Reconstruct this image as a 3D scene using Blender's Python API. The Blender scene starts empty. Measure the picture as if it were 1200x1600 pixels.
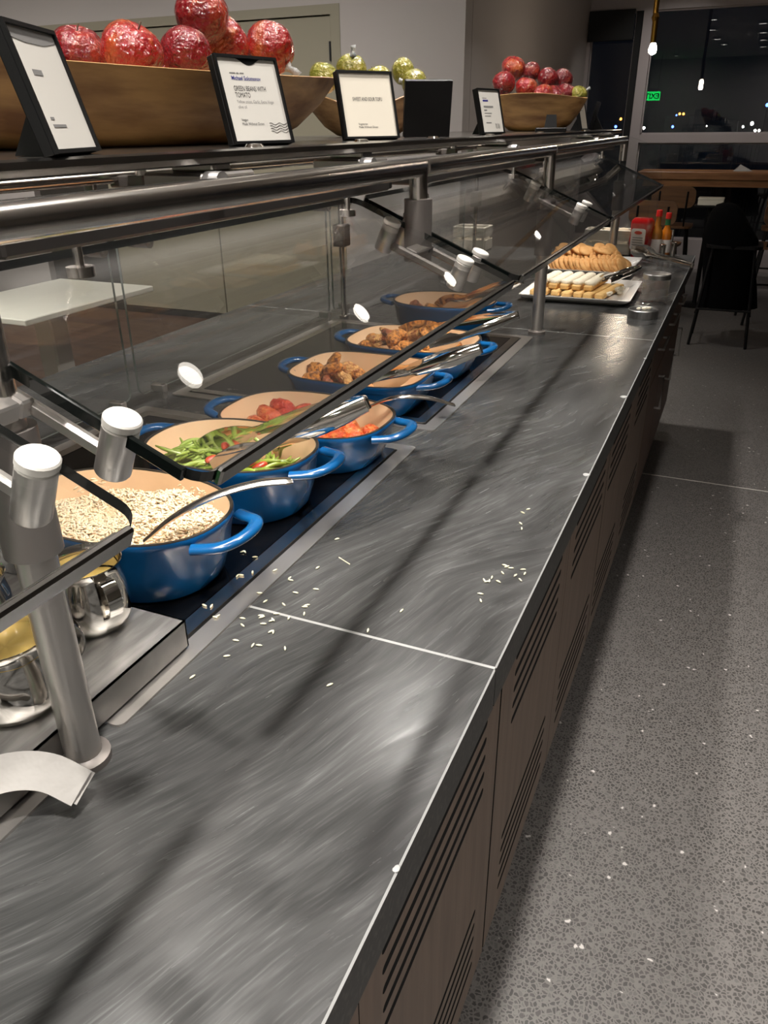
import bpy, math, random
from mathutils import Vector, Matrix, noise as mnoise
random.seed(7)
PI = math.pi
scene = bpy.context.scene
C = scene.collection

# ------------------------------------------------------------------ camera
cam_d = bpy.data.cameras.new('camera'); cam = bpy.data.objects.new('camera', cam_d); C.objects.link(cam)
cam_d.sensor_fit = 'VERTICAL'; cam_d.sensor_height = 36.0; cam_d.sensor_width = 27.0
cam_d.lens = 1202.3 / 1600 * 36.0
cam_d.clip_start = 0.02; cam_d.clip_end = 600
yaw, pitch, roll = 0.415881, 0.464431, -0.010930
fw = Vector((-math.sin(yaw) * math.cos(pitch), math.cos(yaw) * math.cos(pitch), -math.sin(pitch)))
rt = Vector((math.cos(yaw), math.sin(yaw), 0)); up = rt.cross(fw)
r2 = rt * math.cos(roll) + up * math.sin(roll); u2 = -rt * math.sin(roll) + up * math.cos(roll)
M = Matrix((r2, u2, -fw)).transposed().to_4x4(); M.translation = Vector((0.1836, 0, 1.51))
cam.matrix_world = M
scene.camera = cam

# ------------------------------------------------------------------ world, exposure
w = bpy.data.worlds.new('night'); scene.world = w; w.use_nodes = True
w.node_tree.nodes['Background'].inputs[0].default_value = (0.010, 0.012, 0.018, 1)
w.node_tree.nodes['Background'].inputs[1].default_value = 0.25
vs = scene.view_settings
vs.view_transform = 'Standard'; vs.look = 'None'; vs.gamma = 1.0; vs.use_curve_mapping = False
vs.exposure = 0.27

# ceiling lamps, inferred and added fill: x, y, watts (the lamp objects themselves are built below)
LAMPS = [(-0.88, 0.80, 9, 110, 0), (-0.88, 2.66, 20, 100, 0), (-0.80, 4.30, 8, 64, 0), (-0.74, 5.83, 4, 90, 0), (-0.80, -0.55, 12, 110, 0),
         (-0.04, 0.10, 24, 110, 0), (-0.04, 1.70, 11, 90, 0), (-0.05, 3.33, 1.5, 80, 0), (1.05, 0.2, 10, 100, 0), (1.05, 1.5, 3, 80, 0), (1.70, -1.6, 14, 120, 0), (-0.04, -1.6, 16, 120, 0),  # aisle pair beside the counter added to light pots and cabinet fronts
         (-3.3, 1.6, 30, 90, 0), (-2.5, 3.2, 26, 96, 42), (-4.2, 3.2, 26, 96, 42), (-5.9, 3.2, 26, 96, 42), (-3.3, -1.2, 20, 120, 0), (2.9, -3.2, 34, 120, -35), (0.6, -3.2, 34, 120, -35), (-2.0, -3.2, 30, 120, -35),  # unseen lamps added to brighten back wall, rear walls and rail reflections
         (-0.75, 8.7, 6, 90, 30), (1.2, 8.7, 6, 90, 30)]  # unseen lamps added to brighten the window frame
CEIL = 3.0

# ------------------------------------------------------------------ materials
def lin(c):
    return tuple((v / 12.92 if v <= 0.04045 else ((v + 0.055) / 1.055) ** 2.4) for v in (x / 255 for x in c))
MATS = {}
def mat(name, rgb, rough=0.5, metal=0.0, coat=0.0, spec=0.5, emis=None, trans=0.0, sub=0.0, bump=None, vary=None, aniso=None):
    """vary=(rgb2, scale, lo, hi, stretch) noise mix of a second colour; bump=(scale, strength, stretch)"""
    m = bpy.data.materials.new(name); m.use_nodes = True
    nt = m.node_tree; b = nt.nodes['Principled BSDF']
    b.inputs['Base Color'].default_value = (*lin(rgb), 1)
    b.inputs['Roughness'].default_value = rough; b.inputs['Metallic'].default_value = metal
    b.inputs['Coat Weight'].default_value = coat; b.inputs['Coat Roughness'].default_value = 0.04
    b.inputs['Specular IOR Level'].default_value = spec
    if sub:
        b.inputs['Subsurface Weight'].default_value = sub; b.inputs['Subsurface Radius'].default_value = (0.01, 0.006, 0.004)
        b.inputs['Subsurface Scale'].default_value = 0.4
    if emis:
        b.inputs['Emission Color'].default_value = (*lin(emis[0]), 1); b.inputs['Emission Strength'].default_value = emis[1]
    if vary or bump:
        tc = nt.nodes.new('ShaderNodeTexCoord')
    if vary:
        rgb2, sc, lo, hi, st = vary
        mp = nt.nodes.new('ShaderNodeMapping'); mp.inputs['Scale'].default_value = st
        nz = nt.nodes.new('ShaderNodeTexNoise'); nz.inputs['Scale'].default_value = sc; nz.inputs['Detail'].default_value = 5
        rp = nt.nodes.new('ShaderNodeValToRGB')
        rp.color_ramp.elements[0].position = lo; rp.color_ramp.elements[1].position = hi
        rp.color_ramp.elements[0].color = (*lin(rgb), 1); rp.color_ramp.elements[1].color = (*lin(rgb2), 1)
        nt.links.new(tc.outputs['Object'], mp.inputs['Vector']); nt.links.new(mp.outputs[0], nz.inputs['Vector'])
        nt.links.new(nz.outputs['Fac'], rp.inputs[0]); nt.links.new(rp.outputs[0], b.inputs['Base Color'])
    if bump:
        sc, stg, st = bump
        mp = nt.nodes.new('ShaderNodeMapping'); mp.inputs['Scale'].default_value = st
        nz = nt.nodes.new('ShaderNodeTexNoise'); nz.inputs['Scale'].default_value = sc; nz.inputs['Detail'].default_value = 4
        bp = nt.nodes.new('ShaderNodeBump'); bp.inputs['Strength'].default_value = stg; bp.inputs['Distance'].default_value = 0.01
        nt.links.new(tc.outputs['Object'], mp.inputs['Vector']); nt.links.new(mp.outputs[0], nz.inputs['Vector'])
        nt.links.new(nz.outputs['Fac'], bp.inputs['Height']); nt.links.new(bp.outputs[0], b.inputs['Normal'])
        if coat: nt.links.new(bp.outputs[0], b.inputs['Coat Normal'])
    MATS[name] = m
    return m

def thin_glass(name, tint=(0.97, 0.98, 0.975), rough=0.0, haze=0.0, ior=1.5):
    m = bpy.data.materials.new(name); m.use_nodes = True
    nt = m.node_tree; nt.nodes.clear()
    out = nt.nodes.new('ShaderNodeOutputMaterial'); mx = nt.nodes.new('ShaderNodeMixShader')
    tr = nt.nodes.new('ShaderNodeBsdfTransparent'); tr.inputs[0].default_value = (*tint, 1)
    gl = nt.nodes.new('ShaderNodeBsdfGlossy'); gl.inputs['Roughness'].default_value = rough
    fr = nt.nodes.new('ShaderNodeFresnel'); ge = nt.nodes.new('ShaderNodeNewGeometry')
    mm = nt.nodes.new('ShaderNodeMath'); mm.operation = 'MULTIPLY_ADD'     # ior 1.5 from both sides
    mm.inputs[1].default_value = 1 / ior - ior; mm.inputs[2].default_value = ior
    nt.links.new(ge.outputs['Backfacing'], mm.inputs[0]); nt.links.new(mm.outputs[0], fr.inputs['IOR'])
    nt.links.new(fr.outputs[0], mx.inputs[0]); nt.links.new(tr.outputs[0], mx.inputs[1]); nt.links.new(gl.outputs[0], mx.inputs[2])
    last = mx
    if haze:
        df = nt.nodes.new('ShaderNodeBsdfDiffuse'); df.inputs[0].default_value = (.6, .6, .6, 1)
        m2 = nt.nodes.new('ShaderNodeMixShader'); m2.inputs[0].default_value = haze
        nt.links.new(mx.outputs[0], m2.inputs[1]); nt.links.new(df.outputs[0], m2.inputs[2]); last = m2
    nt.links.new(last.outputs[0], out.inputs[0])
    MATS[name] = m
    return m

def soapstone():
    m = mat('soapstone', (80, 80, 80), 0.3)
    nt = m.node_tree; b = nt.nodes['Principled BSDF']
    tc = nt.nodes.new('ShaderNodeTexCoord')
    def noise(scale, stretch, rot, detail=4, dist=0.0):
        # swirl the coordinates a little, then stretch along the streaks
        wz = nt.nodes.new('ShaderNodeTexNoise'); wz.inputs['Scale'].default_value = 1.7; wz.inputs['Detail'].default_value = 2
        sub = nt.nodes.new('ShaderNodeVectorMath'); sub.operation = 'SUBTRACT'; sub.inputs[1].default_value = (.5, .5, .5)
        mul = nt.nodes.new('ShaderNodeVectorMath'); mul.operation = 'SCALE'; mul.inputs['Scale'].default_value = dist
        add = nt.nodes.new('ShaderNodeVectorMath'); add.operation = 'ADD'
        nt.links.new(tc.outputs['Object'], wz.inputs['Vector']); nt.links.new(wz.outputs['Color'], sub.inputs[0])
        nt.links.new(sub.outputs[0], mul.inputs[0]); nt.links.new(mul.outputs[0], add.inputs[0]); nt.links.new(tc.outputs['Object'], add.inputs[1])
        rt_ = nt.nodes.new('ShaderNodeMapping'); rt_.inputs['Rotation'].default_value = (0, 0, rot)
        mp = nt.nodes.new('ShaderNodeMapping'); mp.inputs['Scale'].default_value = stretch
        nz = nt.nodes.new('ShaderNodeTexNoise'); nz.inputs['Scale'].default_value = scale; nz.inputs['Detail'].default_value = detail
        nt.links.new(add.outputs[0], rt_.inputs[0]); nt.links.new(rt_.outputs[0], mp.inputs[0]); nt.links.new(mp.outputs[0], nz.inputs['Vector'])
        return nz.outputs['Fac']
    def ramp(src, stops):
        r = nt.nodes.new('ShaderNodeValToRGB'); e = r.color_ramp.elements
        while len(e) < len(stops): e.new(0.5)
        for k, (p, v) in enumerate(stops):
            e[k].position = p; e[k].color = (v, v, v, 1)
        nt.links.new(src, r.inputs[0]); return r.outputs[0]
    def mixc(mode, fac, a, bb):
        n = nt.nodes.new('ShaderNodeMix'); n.data_type = 'RGBA'; n.blend_type = mode
        n.inputs[0].default_value = fac
        nt.links.new(a, n.inputs[6]); nt.links.new(bb, n.inputs[7]); return n.outputs[2]
    broad = ramp(noise(2.6, (2.6, 0.6, 1), 0.38, 5, 0.30), [(0.30, 0.040), (0.46, 0.062), (0.56, 0.080), (0.72, 0.110)])
    fine = ramp(noise(10.0, (9, 0.8, 1), 0.45, 8, 0.22), [(0.34, 0.74), (0.52, 0.95), (0.68, 1.30)])
    scr = ramp(noise(20.0, (22, 1.0, 1), 0.40, 5, 0.20), [(0.40, 0.88), (0.58, 1.0), (0.72, 1.45)])
    col = mixc('MULTIPLY', 1.0, mixc('MULTIPLY', 1.0, broad, fine), scr)
    tint = nt.nodes.new('ShaderNodeRGB'); tint.outputs[0].default_value = (0.80, 0.80, 0.79, 1)
    nt.links.new(mixc('MULTIPLY', 1.0, col, tint.outputs[0]), b.inputs['Base Color'])
    rg = ramp(noise(9.0, (9, 0.7, 1), 0.45, 8, 0.25), [(0.3, 0.19), (0.7, 0.29)])
    nt.links.new(rg, b.inputs['Roughness'])
    bp = nt.nodes.new('ShaderNodeBump'); bp.inputs['Strength'].default_value = 0.008; bp.inputs['Distance'].default_value = 0.002
    nt.links.new(scr, bp.inputs['Height']); nt.links.new(bp.outputs[0], b.inputs['Normal'])
    return m

def terrazzo():
    m = mat('terrazzo', (110, 108, 104), 0.3)
    nt = m.node_tree; b = nt.nodes['Principled BSDF']
    tc = nt.nodes.new('ShaderNodeTexCoord')
    wz = nt.nodes.new('ShaderNodeTexNoise'); wz.inputs['Scale'].default_value = 60
    sc_ = nt.nodes.new('ShaderNodeVectorMath'); sc_.operation = 'SCALE'; sc_.inputs['Scale'].default_value = 0.012
    ad = nt.nodes.new('ShaderNodeVectorMath'); ad.operation = 'ADD'
    nt.links.new(tc.outputs['Object'], wz.inputs['Vector']); nt.links.new(wz.outputs['Color'], sc_.inputs[0])
    nt.links.new(sc_.outputs[0], ad.inputs[0]); nt.links.new(tc.outputs['Object'], ad.inputs[1])
    vo = nt.nodes.new('ShaderNodeTexVoronoi'); vo.feature = 'DISTANCE_TO_EDGE'; vo.inputs['Scale'].default_value = 112
    vc = nt.nodes.new('ShaderNodeTexVoronoi'); vc.feature = 'F1'; vc.inputs['Scale'].default_value = 112
    nt.links.new(ad.outputs[0], vo.inputs['Vector']); nt.links.new(ad.outputs[0], vc.inputs['Vector'])
    sep = nt.nodes.new('ShaderNodeSeparateColor'); nt.links.new(vc.outputs['Color'], sep.inputs[0])
    # chip colour by cell
    rc = nt.nodes.new('ShaderNodeValToRGB'); rc.color_ramp.interpolation = 'CONSTANT'
    e = rc.color_ramp.elements
    e[0].position = 0; e[0].color = (0.052, 0.049, 0.046, 1); e[1].position = 0.35; e[1].color = (0.068, 0.064, 0.060, 1)
    for p, v in ((0.62, 0.055), (0.80, 0.11), (0.9925, 0.55)):
        x = e.new(p); x.color = (v, v * 0.95, v * 0.9, 1)
    nt.links.new(sep.outputs[0], rc.inputs[0])
    rf = nt.nodes.new('ShaderNodeValToRGB'); rf.color_ramp.elements[0].position = 0.10; rf.color_ramp.elements[1].position = 0.17
    nt.links.new(vo.outputs['Distance'], rf.inputs[0])
    mx = nt.nodes.new('ShaderNodeMix'); mx.data_type = 'RGBA'
    mx.inputs[6].default_value = (0.150, 0.140, 0.132, 1)
    nt.links.new(rf.outputs[0], mx.inputs[0]); nt.links.new(rc.outputs[0], mx.inputs[7])
    nt.links.new(mx.outputs[2], b.inputs['Base Color'])
    b.inputs['Roughness'].default_value = 0.33
    return m

def wood(name, c1, c2, scale=3.0, stretch=(12, 1, 12), rough=0.45, coat=0.0):
    return mat(name, c1, rough, coat=coat, vary=(c2, scale, 0.35, 0.68, stretch), bump=(scale * 3, 0.05, stretch))

soapstone(); terrazzo()
mat('stone_edge', (52, 52, 50), 0.5, vary=((84, 84, 80), 120, 0.5, 0.75, (1, 1, 1)))
mat('grout', (150, 150, 148), 0.7)
mat('steel', (232, 227, 221), 0.2, 1.0, vary=((210, 206, 201), 14, 0.3, 0.7, (1, 1, 1)))
mat('polished_steel', (222, 218, 212), 0.08, 1.0)
mat('brushed_steel', (206, 201, 196), 0.3, 0.9, bump=(40, 0.04, (1, 14, 1)))
mat('shelf_steel', (120, 116, 112), 0.2, 1.0)
mat('dull_steel', (150, 148, 146), 0.42, 1.0, vary=((196, 194, 192), 9, 0.4, 0.7, (6, 1, 1)))
mat('sleeve_grey', (118, 112, 108), 0.42, 0.45)
mat('pin_cap', (200, 197, 190), 0.5, 0.35)
thin_glass('clear_glass', (0.975, 0.98, 0.975), 0.0, 0.003, 1.36); thin_glass('jar_glass', (0.92, 0.93, 0.93), 0.0, 0.015); thin_glass('window_glass', (0.80, 0.82, 0.84))
mat('trim_dark', (150, 148, 145), 0.2, 1.0)
mat('pane_rim', (150, 156, 152), 0.15)
mat('bar_dark', (74, 70, 67), 0.4, 0.6)
mat('glass_edge', (10, 14, 13), 0.06, spec=0.8)
mat('black_glass', (7, 7, 8), 0.12, vary=((16, 16, 17), 300, 0.5, 0.8, (1, 1, 1)))
mat('black_plastic', (8, 8, 9), 0.45, spec=0.35)
mat('slot_shade', (10, 8, 7), 0.9)  # shade in the vent slots, put into the colour
wood('cabinet_wood', (118, 98, 83), (100, 82, 69), 4.0, (10, 10, 0.8), 0.5)
wood('drawer_wood', (96, 66, 48), (74, 50, 36), 4.0, (10, 10, 0.8), 0.5)
wood('bowl_wood', (182, 140, 86), (116, 77, 40), 4.0, (1.6, 5, 9), 0.55)
wood('bowl_wood_dark', (178, 140, 96), (122, 86, 54), 6.0, (2, 5, 8), 0.6)
wood('table_wood', (168, 118, 74), (126, 82, 48), 3.0, (1, 9, 9), 0.4)
wood('stool_wood', (112, 78, 48), (86, 58, 36), 3.0, (1, 9, 9), 0.45)
wood('room_floor_wood', (92, 70, 56), (70, 52, 42), 2.0, (1, 8, 1), 0.5)
mat('wall_paint', (166, 160, 156), 0.75)
mat('door_paint', (132, 126, 108), 0.55)
mat('door_line', (40, 36, 30), 0.8)
mat('window_metal', (158, 150, 150), 0.5)
mat('ceiling_paint', (226, 223, 219), 0.85)
mat('blind_black', (14, 14, 15), 0.8)
mat('black_metal', (12, 12, 13), 0.45, 0.4)
mat('black_cloth', (3, 3, 4), 0.95, spec=0.1, vary=((9, 9, 12), 5, 0.45, 0.8, (1, 1, 1)))
mat('white_laminate', (232, 230, 218), 0.35)
mat('white_metal', (188, 184, 178), 0.45)
mat('grey_seat', (150, 148, 142), 0.5)
mat('night_ground', (6, 7, 9), 0.9)
mat('blue_enamel', (8, 72, 124), 0.22, coat=0.45, vary=((14, 86, 142), 9, 0.4, 0.7, (1, 1, 1)))
mat('rim_iron', (64, 58, 52), 0.4, 0.5)
mat('cream_enamel', (222, 188, 152), 0.32, coat=0.25, vary=((212, 176, 138), 10, 0.4, 0.75, (1, 1, 1)))
mat('rice', (232, 212, 182), 0.45, sub=0.15)
mat('rice_mass', (224, 198, 160), 0.6, bump=(240, 0.9, (1, 1, 1)))
mat('dry_grain', (232, 226, 196), 0.5)
mat('bean', (128, 150, 56), 0.35, coat=0.25, vary=((142, 158, 70), 26, 0.35, 0.7, (1, 1, 1)))
mat('bean_dark', (108, 130, 44), 0.35, coat=0.25, vary=((128, 146, 60), 26, 0.35, 0.7, (1, 1, 1)))
mat('tomato', (168, 52, 34), 0.3, coat=0.3, vary=((196, 84, 50), 40, 0.4, 0.7, (1, 1, 1)))
mat('tomato_chicken', (190, 72, 30), 0.3, coat=0.3, vary=((222, 138, 72), 70, 0.46, 0.66, (1, 1, 1)), bump=(150, 0.9, (1, 1, 1)))
mat('tomato_red', (166, 44, 28), 0.28, coat=0.35, vary=((206, 92, 52), 70, 0.46, 0.68, (1, 1, 1)), bump=(150, 0.8, (1, 1, 1)))
mat('chicken', (220, 146, 62), 0.35, coat=0.3, vary=((104, 48, 20), 80, 0.42, 0.62, (1, 1, 1)), bump=(170, 0.9, (1, 1, 1)))
mat('chicken_pale', (222, 172, 106), 0.35, coat=0.3, vary=((158, 78, 30), 70, 0.44, 0.66, (1, 1, 1)), bump=(170, 0.9, (1, 1, 1)))
mat('chicken_dark', (160, 84, 44), 0.38, coat=0.3, vary=((78, 38, 20), 70, 0.44, 0.66, (1, 1, 1)), bump=(170, 0.9, (1, 1, 1)))
mat('tomato_sauce', (186, 92, 50), 0.2, coat=0.4, vary=((206, 140, 96), 20, 0.4, 0.7, (1, 1, 1)))
mat('brown_sauce', (196, 128, 66), 0.22, coat=0.4, vary=((206, 160, 112), 16, 0.4, 0.7, (1, 1, 1)))
mat('soup', (150, 128, 70), 0.18, coat=0.3, vary=((176, 150, 88), 12, 0.35, 0.7, (1, 1, 1)))
mat('red_apple', (122, 12, 22), 0.2, coat=1.0, vary=((186, 70, 40), 3.2, 0.52, 0.80, (1, 1, 0.35)), bump=(7, 1.0, (1, 1, 1)))
mat('red_apple_light', (150, 26, 24), 0.2, coat=1.0, vary=((196, 112, 56), 3.2, 0.48, 0.80, (1, 1, 0.35)), bump=(7, 1.0, (1, 1, 1)))
mat('green_apple', (140, 138, 44), 0.2, coat=1.0, vary=((170, 158, 74), 4, 0.4, 0.7, (1, 1, 1)), bump=(7, 1.0, (1, 1, 1)))
mat('stem', (70, 52, 30), 0.7)
mat('cling_wrap', (226, 228, 228), 0.12, spec=0.9, bump=(60, 0.8, (1, 1, 1)))
mat('card_white', (214, 210, 202), 0.6)
mat('card_cream', (222, 214, 198), 0.6)
mat('ink_black', (36, 34, 34), 0.7); mat('ink_grey', (128, 126, 124), 0.7); mat('ink_blue', (38, 40, 120), 0.7); mat('ink_red', (190, 40, 34), 0.6)
mat('platter_white', (232, 228, 224), 0.18, coat=0.4)
mat('cookie', (206, 150, 88), 0.7, vary=((226, 178, 116), 30, 0.35, 0.7, (1, 1, 1)), bump=(70, 0.35, (1, 1, 1)))
mat('wafer', (206, 160, 92), 0.7, vary=((226, 188, 124), 30, 0.35, 0.7, (1, 1, 1)), bump=(70, 0.3, (1, 1, 1)))
mat('icing', (236, 226, 204), 0.5, bump=(50, 0.5, (1, 1, 1)))
mat('ketchup_red', (176, 22, 22), 0.16, coat=0.6)
mat('cap_red', (196, 36, 30), 0.3, coat=0.3)
mat('label_paper', (226, 218, 212), 0.6)
mat('hot_sauce', (184, 104, 24), 0.1, coat=0.8)
mat('hot_sauce_brown', (150, 96, 36), 0.1, coat=0.8)
mat('green_band', (34, 92, 54), 0.5)
mat('crate_white', (206, 198, 184), 0.6, vary=((186, 178, 164), 8, 0.4, 0.7, (1, 8, 8)))
mat('bread', (196, 178, 150), 0.7, bump=(30, 0.3, (1, 1, 1)))
mat('brass', (176, 132, 58), 0.18, 1.0)
mat('bulb', (255, 240, 220), 0.3, emis=((255, 232, 205), 60.0))
mat('exit_green', (20, 150, 70), 0.4, emis=((20, 220, 90), 14.0))
mat('exit_letters', (10, 60, 30), 0.4)
mat('city_white', (255, 250, 240), 0.4, emis=((255, 246, 232), 40.0))
mat('city_warm', (255, 170, 70), 0.4, emis=((255, 150, 50), 14.0))
mat('city_blue', (90, 130, 255), 0.4, emis=((80, 120, 255), 10.0))
mat('city_wall_glow', (30, 34, 40), 0.8, emis=((60, 70, 84), 0.05))  # faint glow put into the walls, standing for night light
mat('napkin', (160, 156, 152), 0.7, bump=(18, 0.6, (1, 1, 1)))
mat('lamp_lens', (255, 250, 240), 0.4, emis=((255, 246, 234), 9.0))
mat('lamp_housing', (196, 194, 190), 0.5)

# ------------------------------------------------------------------ mesh helpers
class MB:
    def __init__(s): s.v = []; s.f = []; s.mi = []
    def add(s, vs_, fs, m=0):
        o = len(s.v); s.v += [tuple(v) for v in vs_]; s.f += [tuple(i + o for i in f) for f in fs]; s.mi += [m] * len(fs); return s
    def box(s, lo, hi, m=0, mtx=None):
        (a, b, c), (d, e, f) = lo, hi
        V = [Vector(p) for p in ((a, b, c), (d, b, c), (d, e, c), (a, e, c), (a, b, f), (d, b, f), (d, e, f), (a, e, f))]
        if mtx: V = [mtx @ p for p in V]
        return s.add(V, [(0, 3, 2, 1), (4, 5, 6, 7), (0, 1, 5, 4), (1, 2, 6, 5), (2, 3, 7, 6), (3, 0, 4, 7)], m)
    def bbox(s, lo, hi, r=0.004, m=0, mtx=None):
        """box with chamfered edges"""
        lo = Vector(lo); hi = Vector(hi); c = (lo + hi) / 2; h = (hi - lo) / 2; r = min(r, min(h) * 0.9)
        V = []; idx = {}
        for ax in range(3):
            for sx in (-1, 1):
                for sy in (-1, 1):
                    for sz in (-1, 1):
                        sg = (sx, sy, sz); p = [0, 0, 0]
                        for k in range(3): p[k] = sg[k] * (h[k] if k == ax else h[k] - r)
                        idx[(ax, sg)] = len(V); V.append(c + Vector(p))
        F = []
        for ax in range(3):
            o1, o2 = (ax + 1) % 3, (ax + 2) % 3
            for sg in (-1, 1):
                q = []
                for a, b in ((-1, -1), (1, -1), (1, 1), (-1, 1)):
                    t = [0, 0, 0]; t[ax] = sg; t[o1] = a; t[o2] = b; q.append(idx[(ax, tuple(t))])
                F.append(tuple(q if sg > 0 else q[::-1]))
        for ax in range(3):
            o1, o2 = (ax + 1) % 3, (ax + 2) % 3
            for a in (-1, 1):
                for b in (-1, 1):
                    t0 = [0, 0, 0]; t1 = [0, 0, 0]
                    t0[o1] = t1[o1] = a; t0[o2] = t1[o2] = b; t0[ax] = -1; t1[ax] = 1
                    t0, t1 = tuple(t0), tuple(t1)
                    q = (idx[(o1, t0)], idx[(o1, t1)], idx[(o2, t1)], idx[(o2, t0)])
                    F.append(q if a * b < 0 else q[::-1])
        for sx in (-1, 1):
            for sy in (-1, 1):
                for sz in (-1, 1):
                    t = (sx, sy, sz); q = (idx[(0, t)], idx[(1, t)], idx[(2, t)])
                    F.append(q if sx * sy * sz > 0 else q[::-1])
        if mtx: V = [mtx @ p for p in V]
        return s.add(V, F, m)
    def rings(s, rs, closed=True, cap0=True, cap1=True, m=0):
        n = len(rs[0]); V = [p for r in rs for p in r]; F = []
        for i in range(len(rs) - 1):
            for j in range(n if closed else n - 1):
                k = (j + 1) % n
                F.append((i * n + j, i * n + k, (i + 1) * n + k, (i + 1) * n + j))
        if cap0: F.append(tuple(range(n))[::-1])
        if cap1: F.append(tuple((len(rs) - 1) * n + j for j in range(n)))
        return s.add(V, F, m)
    def tube(s, path, r, n=12, caps=True, m=0, flat=1.0, upv=(0, 0, 1)):
        P = [Vector(p) for p in path]; R_ = r if isinstance(r, (list, tuple)) else [r] * len(P); rs = []
        T = []
        for i in range(len(P)):
            a = (P[i] - P[i - 1]).normalized() if i else None; b = (P[i + 1] - P[i]).normalized() if i < len(P) - 1 else None
            t = (a + b).normalized() if a and b else (a or b); T.append((t, a, b))
        u = Vector(upv)
        if abs(u.dot(T[0][0])) > 0.95: u = Vector((1, 0, 0))
        n1 = (u - T[0][0] * u.dot(T[0][0])).normalized()
        for i in range(len(P)):
            t, a, b = T[i]
            n1 = (n1 - t * n1.dot(t)).normalized(); n2 = t.cross(n1)
            k = 1.0; bend = None
            if a and b:
                cs = max(0.25, t.dot(a)); bend = (b - a)
                if bend.length > 1e-4: bend.normalize(); k = 1 / cs
            ring = []
            for j in range(n):
                an = 2 * PI * j / n
                o = n1 * (math.sin(an) * R_[i] * flat) + n2 * (math.cos(an) * R_[i])
                if bend is not None and k > 1.0001 and bend.length > 0.5: o = o + bend * (o.dot(bend) * (k - 1))
                ring.append(P[i] + o)
            rs.append(ring)
        return s.rings(rs, True, caps, caps, m)
    def cyl(s, p0, p1, r, n=20, m=0, r1=None): return s.tube([p0, p1], [r, r if r1 is None else r1], n, True, m)
    def lathe(s, prof, c=(0, 0, 0), n=28, cap0=False, cap1=False, m=0, mtx=None):
        rs = []
        for r, z in prof:
            ring = [Vector((c[0] + r * math.cos(2 * PI * j / n), c[1] + r * math.sin(2 * PI * j / n), c[2] + z)) for j in range(n)]
            if mtx: ring = [mtx @ p for p in ring]
            rs.append(ring)
        return s.rings(rs, True, cap0, cap1, m)
    def prism(s, poly, z0, z1, m=0, mtx=None, side_m=None):
        n = len(poly); V = [Vector((x, y, z0)) for x, y in poly] + [Vector((x, y, z1)) for x, y in poly]
        if mtx: V = [mtx @ p for p in V]
        s.add(V, [tuple(range(n))[::-1], tuple(range(n, 2 * n))], m)
        o = len(s.v) - 2 * n
        F = [(o + i, o + (i + 1) % n, o + n + (i + 1) % n, o + n + i) for i in range(n)]
        s.f += F; s.mi += [m if side_m is None else side_m] * n
        return s
    def mesh(s, name, mats, smooth=False, auto=None):
        me = bpy.data.meshes.new(name); me.from_pydata(s.v, [], s.f)
        for mm in (mats if isinstance(mats, (list, tuple)) else [mats]): me.materials.append(MATS[mm])
        me.polygons.foreach_set('material_index', s.mi)
        if smooth: me.polygons.foreach_set('use_smooth', [True] * len(s.f))
        me.update()
        if smooth and auto is not None: me.set_sharp_from_angle(angle=math.radians(auto))
        return me
    def build(s, name, mats, parent=None, smooth=False, auto=35):
        return link(name, s.mesh(name, mats, smooth, auto), parent)

def link(name, me, parent=None):
    o = bpy.data.objects.new(name, me); C.objects.link(o)
    if parent is not None: o.parent = parent
    return o
def tag(o, label=None, cat=None, group=None, kind=None):
    if label: o['label'] = label
    if cat: o['category'] = cat
    if group: o['group'] = group
    if kind: o['kind'] = kind
    return o
def thing(name, label, cat, loc=(0, 0, 0), rz=0.0, group=None):
    o = bpy.data.objects.new(name, None); C.objects.link(o); o.location = loc; o.rotation_euler = (0, 0, rz); o.empty_display_size = 0.05
    return tag(o, label, cat, group)
def struct(o): o['kind'] = 'structure'; return o
def rrect(x0, y0, x1, y1, r, n=5):
    P = []
    for cx, cy, a0 in ((x1 - r, y1 - r, 0), (x0 + r, y1 - r, PI / 2), (x0 + r, y0 + r, PI), (x1 - r, y0 + r, 1.5 * PI)):
        for k in range(n + 1):
            a = a0 + PI / 2 * k / n; P.append((cx + r * math.cos(a), cy + r * math.sin(a)))
    return P
def frame_mtx(o, x, y, z):
    m = Matrix((x, y, z)).transposed().to_4x4(); m.translation = Vector(o); return m
def sellipse(a, b, n, N=48, rot=0.0):
    out = []
    for k in range(N):
        t = 2 * PI * k / N; c, s_ = math.cos(t), math.sin(t)
        x = a * math.copysign(abs(c) ** (2 / n), c); y = b * math.copysign(abs(s_) ** (2 / n), s_)
        out.append((x * math.cos(rot) - y * math.sin(rot), x * math.sin(rot) + y * math.cos(rot)))
    return out
def text(body, size, x, y, mat_, parent, sx=1.0, z=0.0, name='lettering', align='LEFT', bold=0.0, rot=None):
    cu = bpy.data.curves.new('txt', 'FONT'); cu.body = body; cu.size = size; cu.align_x = align; cu.offset = bold
    cu.resolution_u = 3
    t = bpy.data.objects.new('txt', cu); C.objects.link(t)
    dg = bpy.context.evaluated_depsgraph_get(); dg.update()
    me = bpy.data.meshes.new_from_object(t.evaluated_get(dg)); bpy.data.objects.remove(t); bpy.data.curves.remove(cu)
    me.name = name; me.materials.clear(); me.materials.append(MATS[mat_])
    mt = Matrix.Translation((x, y, z)) @ Matrix.Diagonal((sx, 1, 1, 1))
    if rot is not None: mt = rot @ mt
    me.transform(mt)
    return link(name, me, parent)
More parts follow.
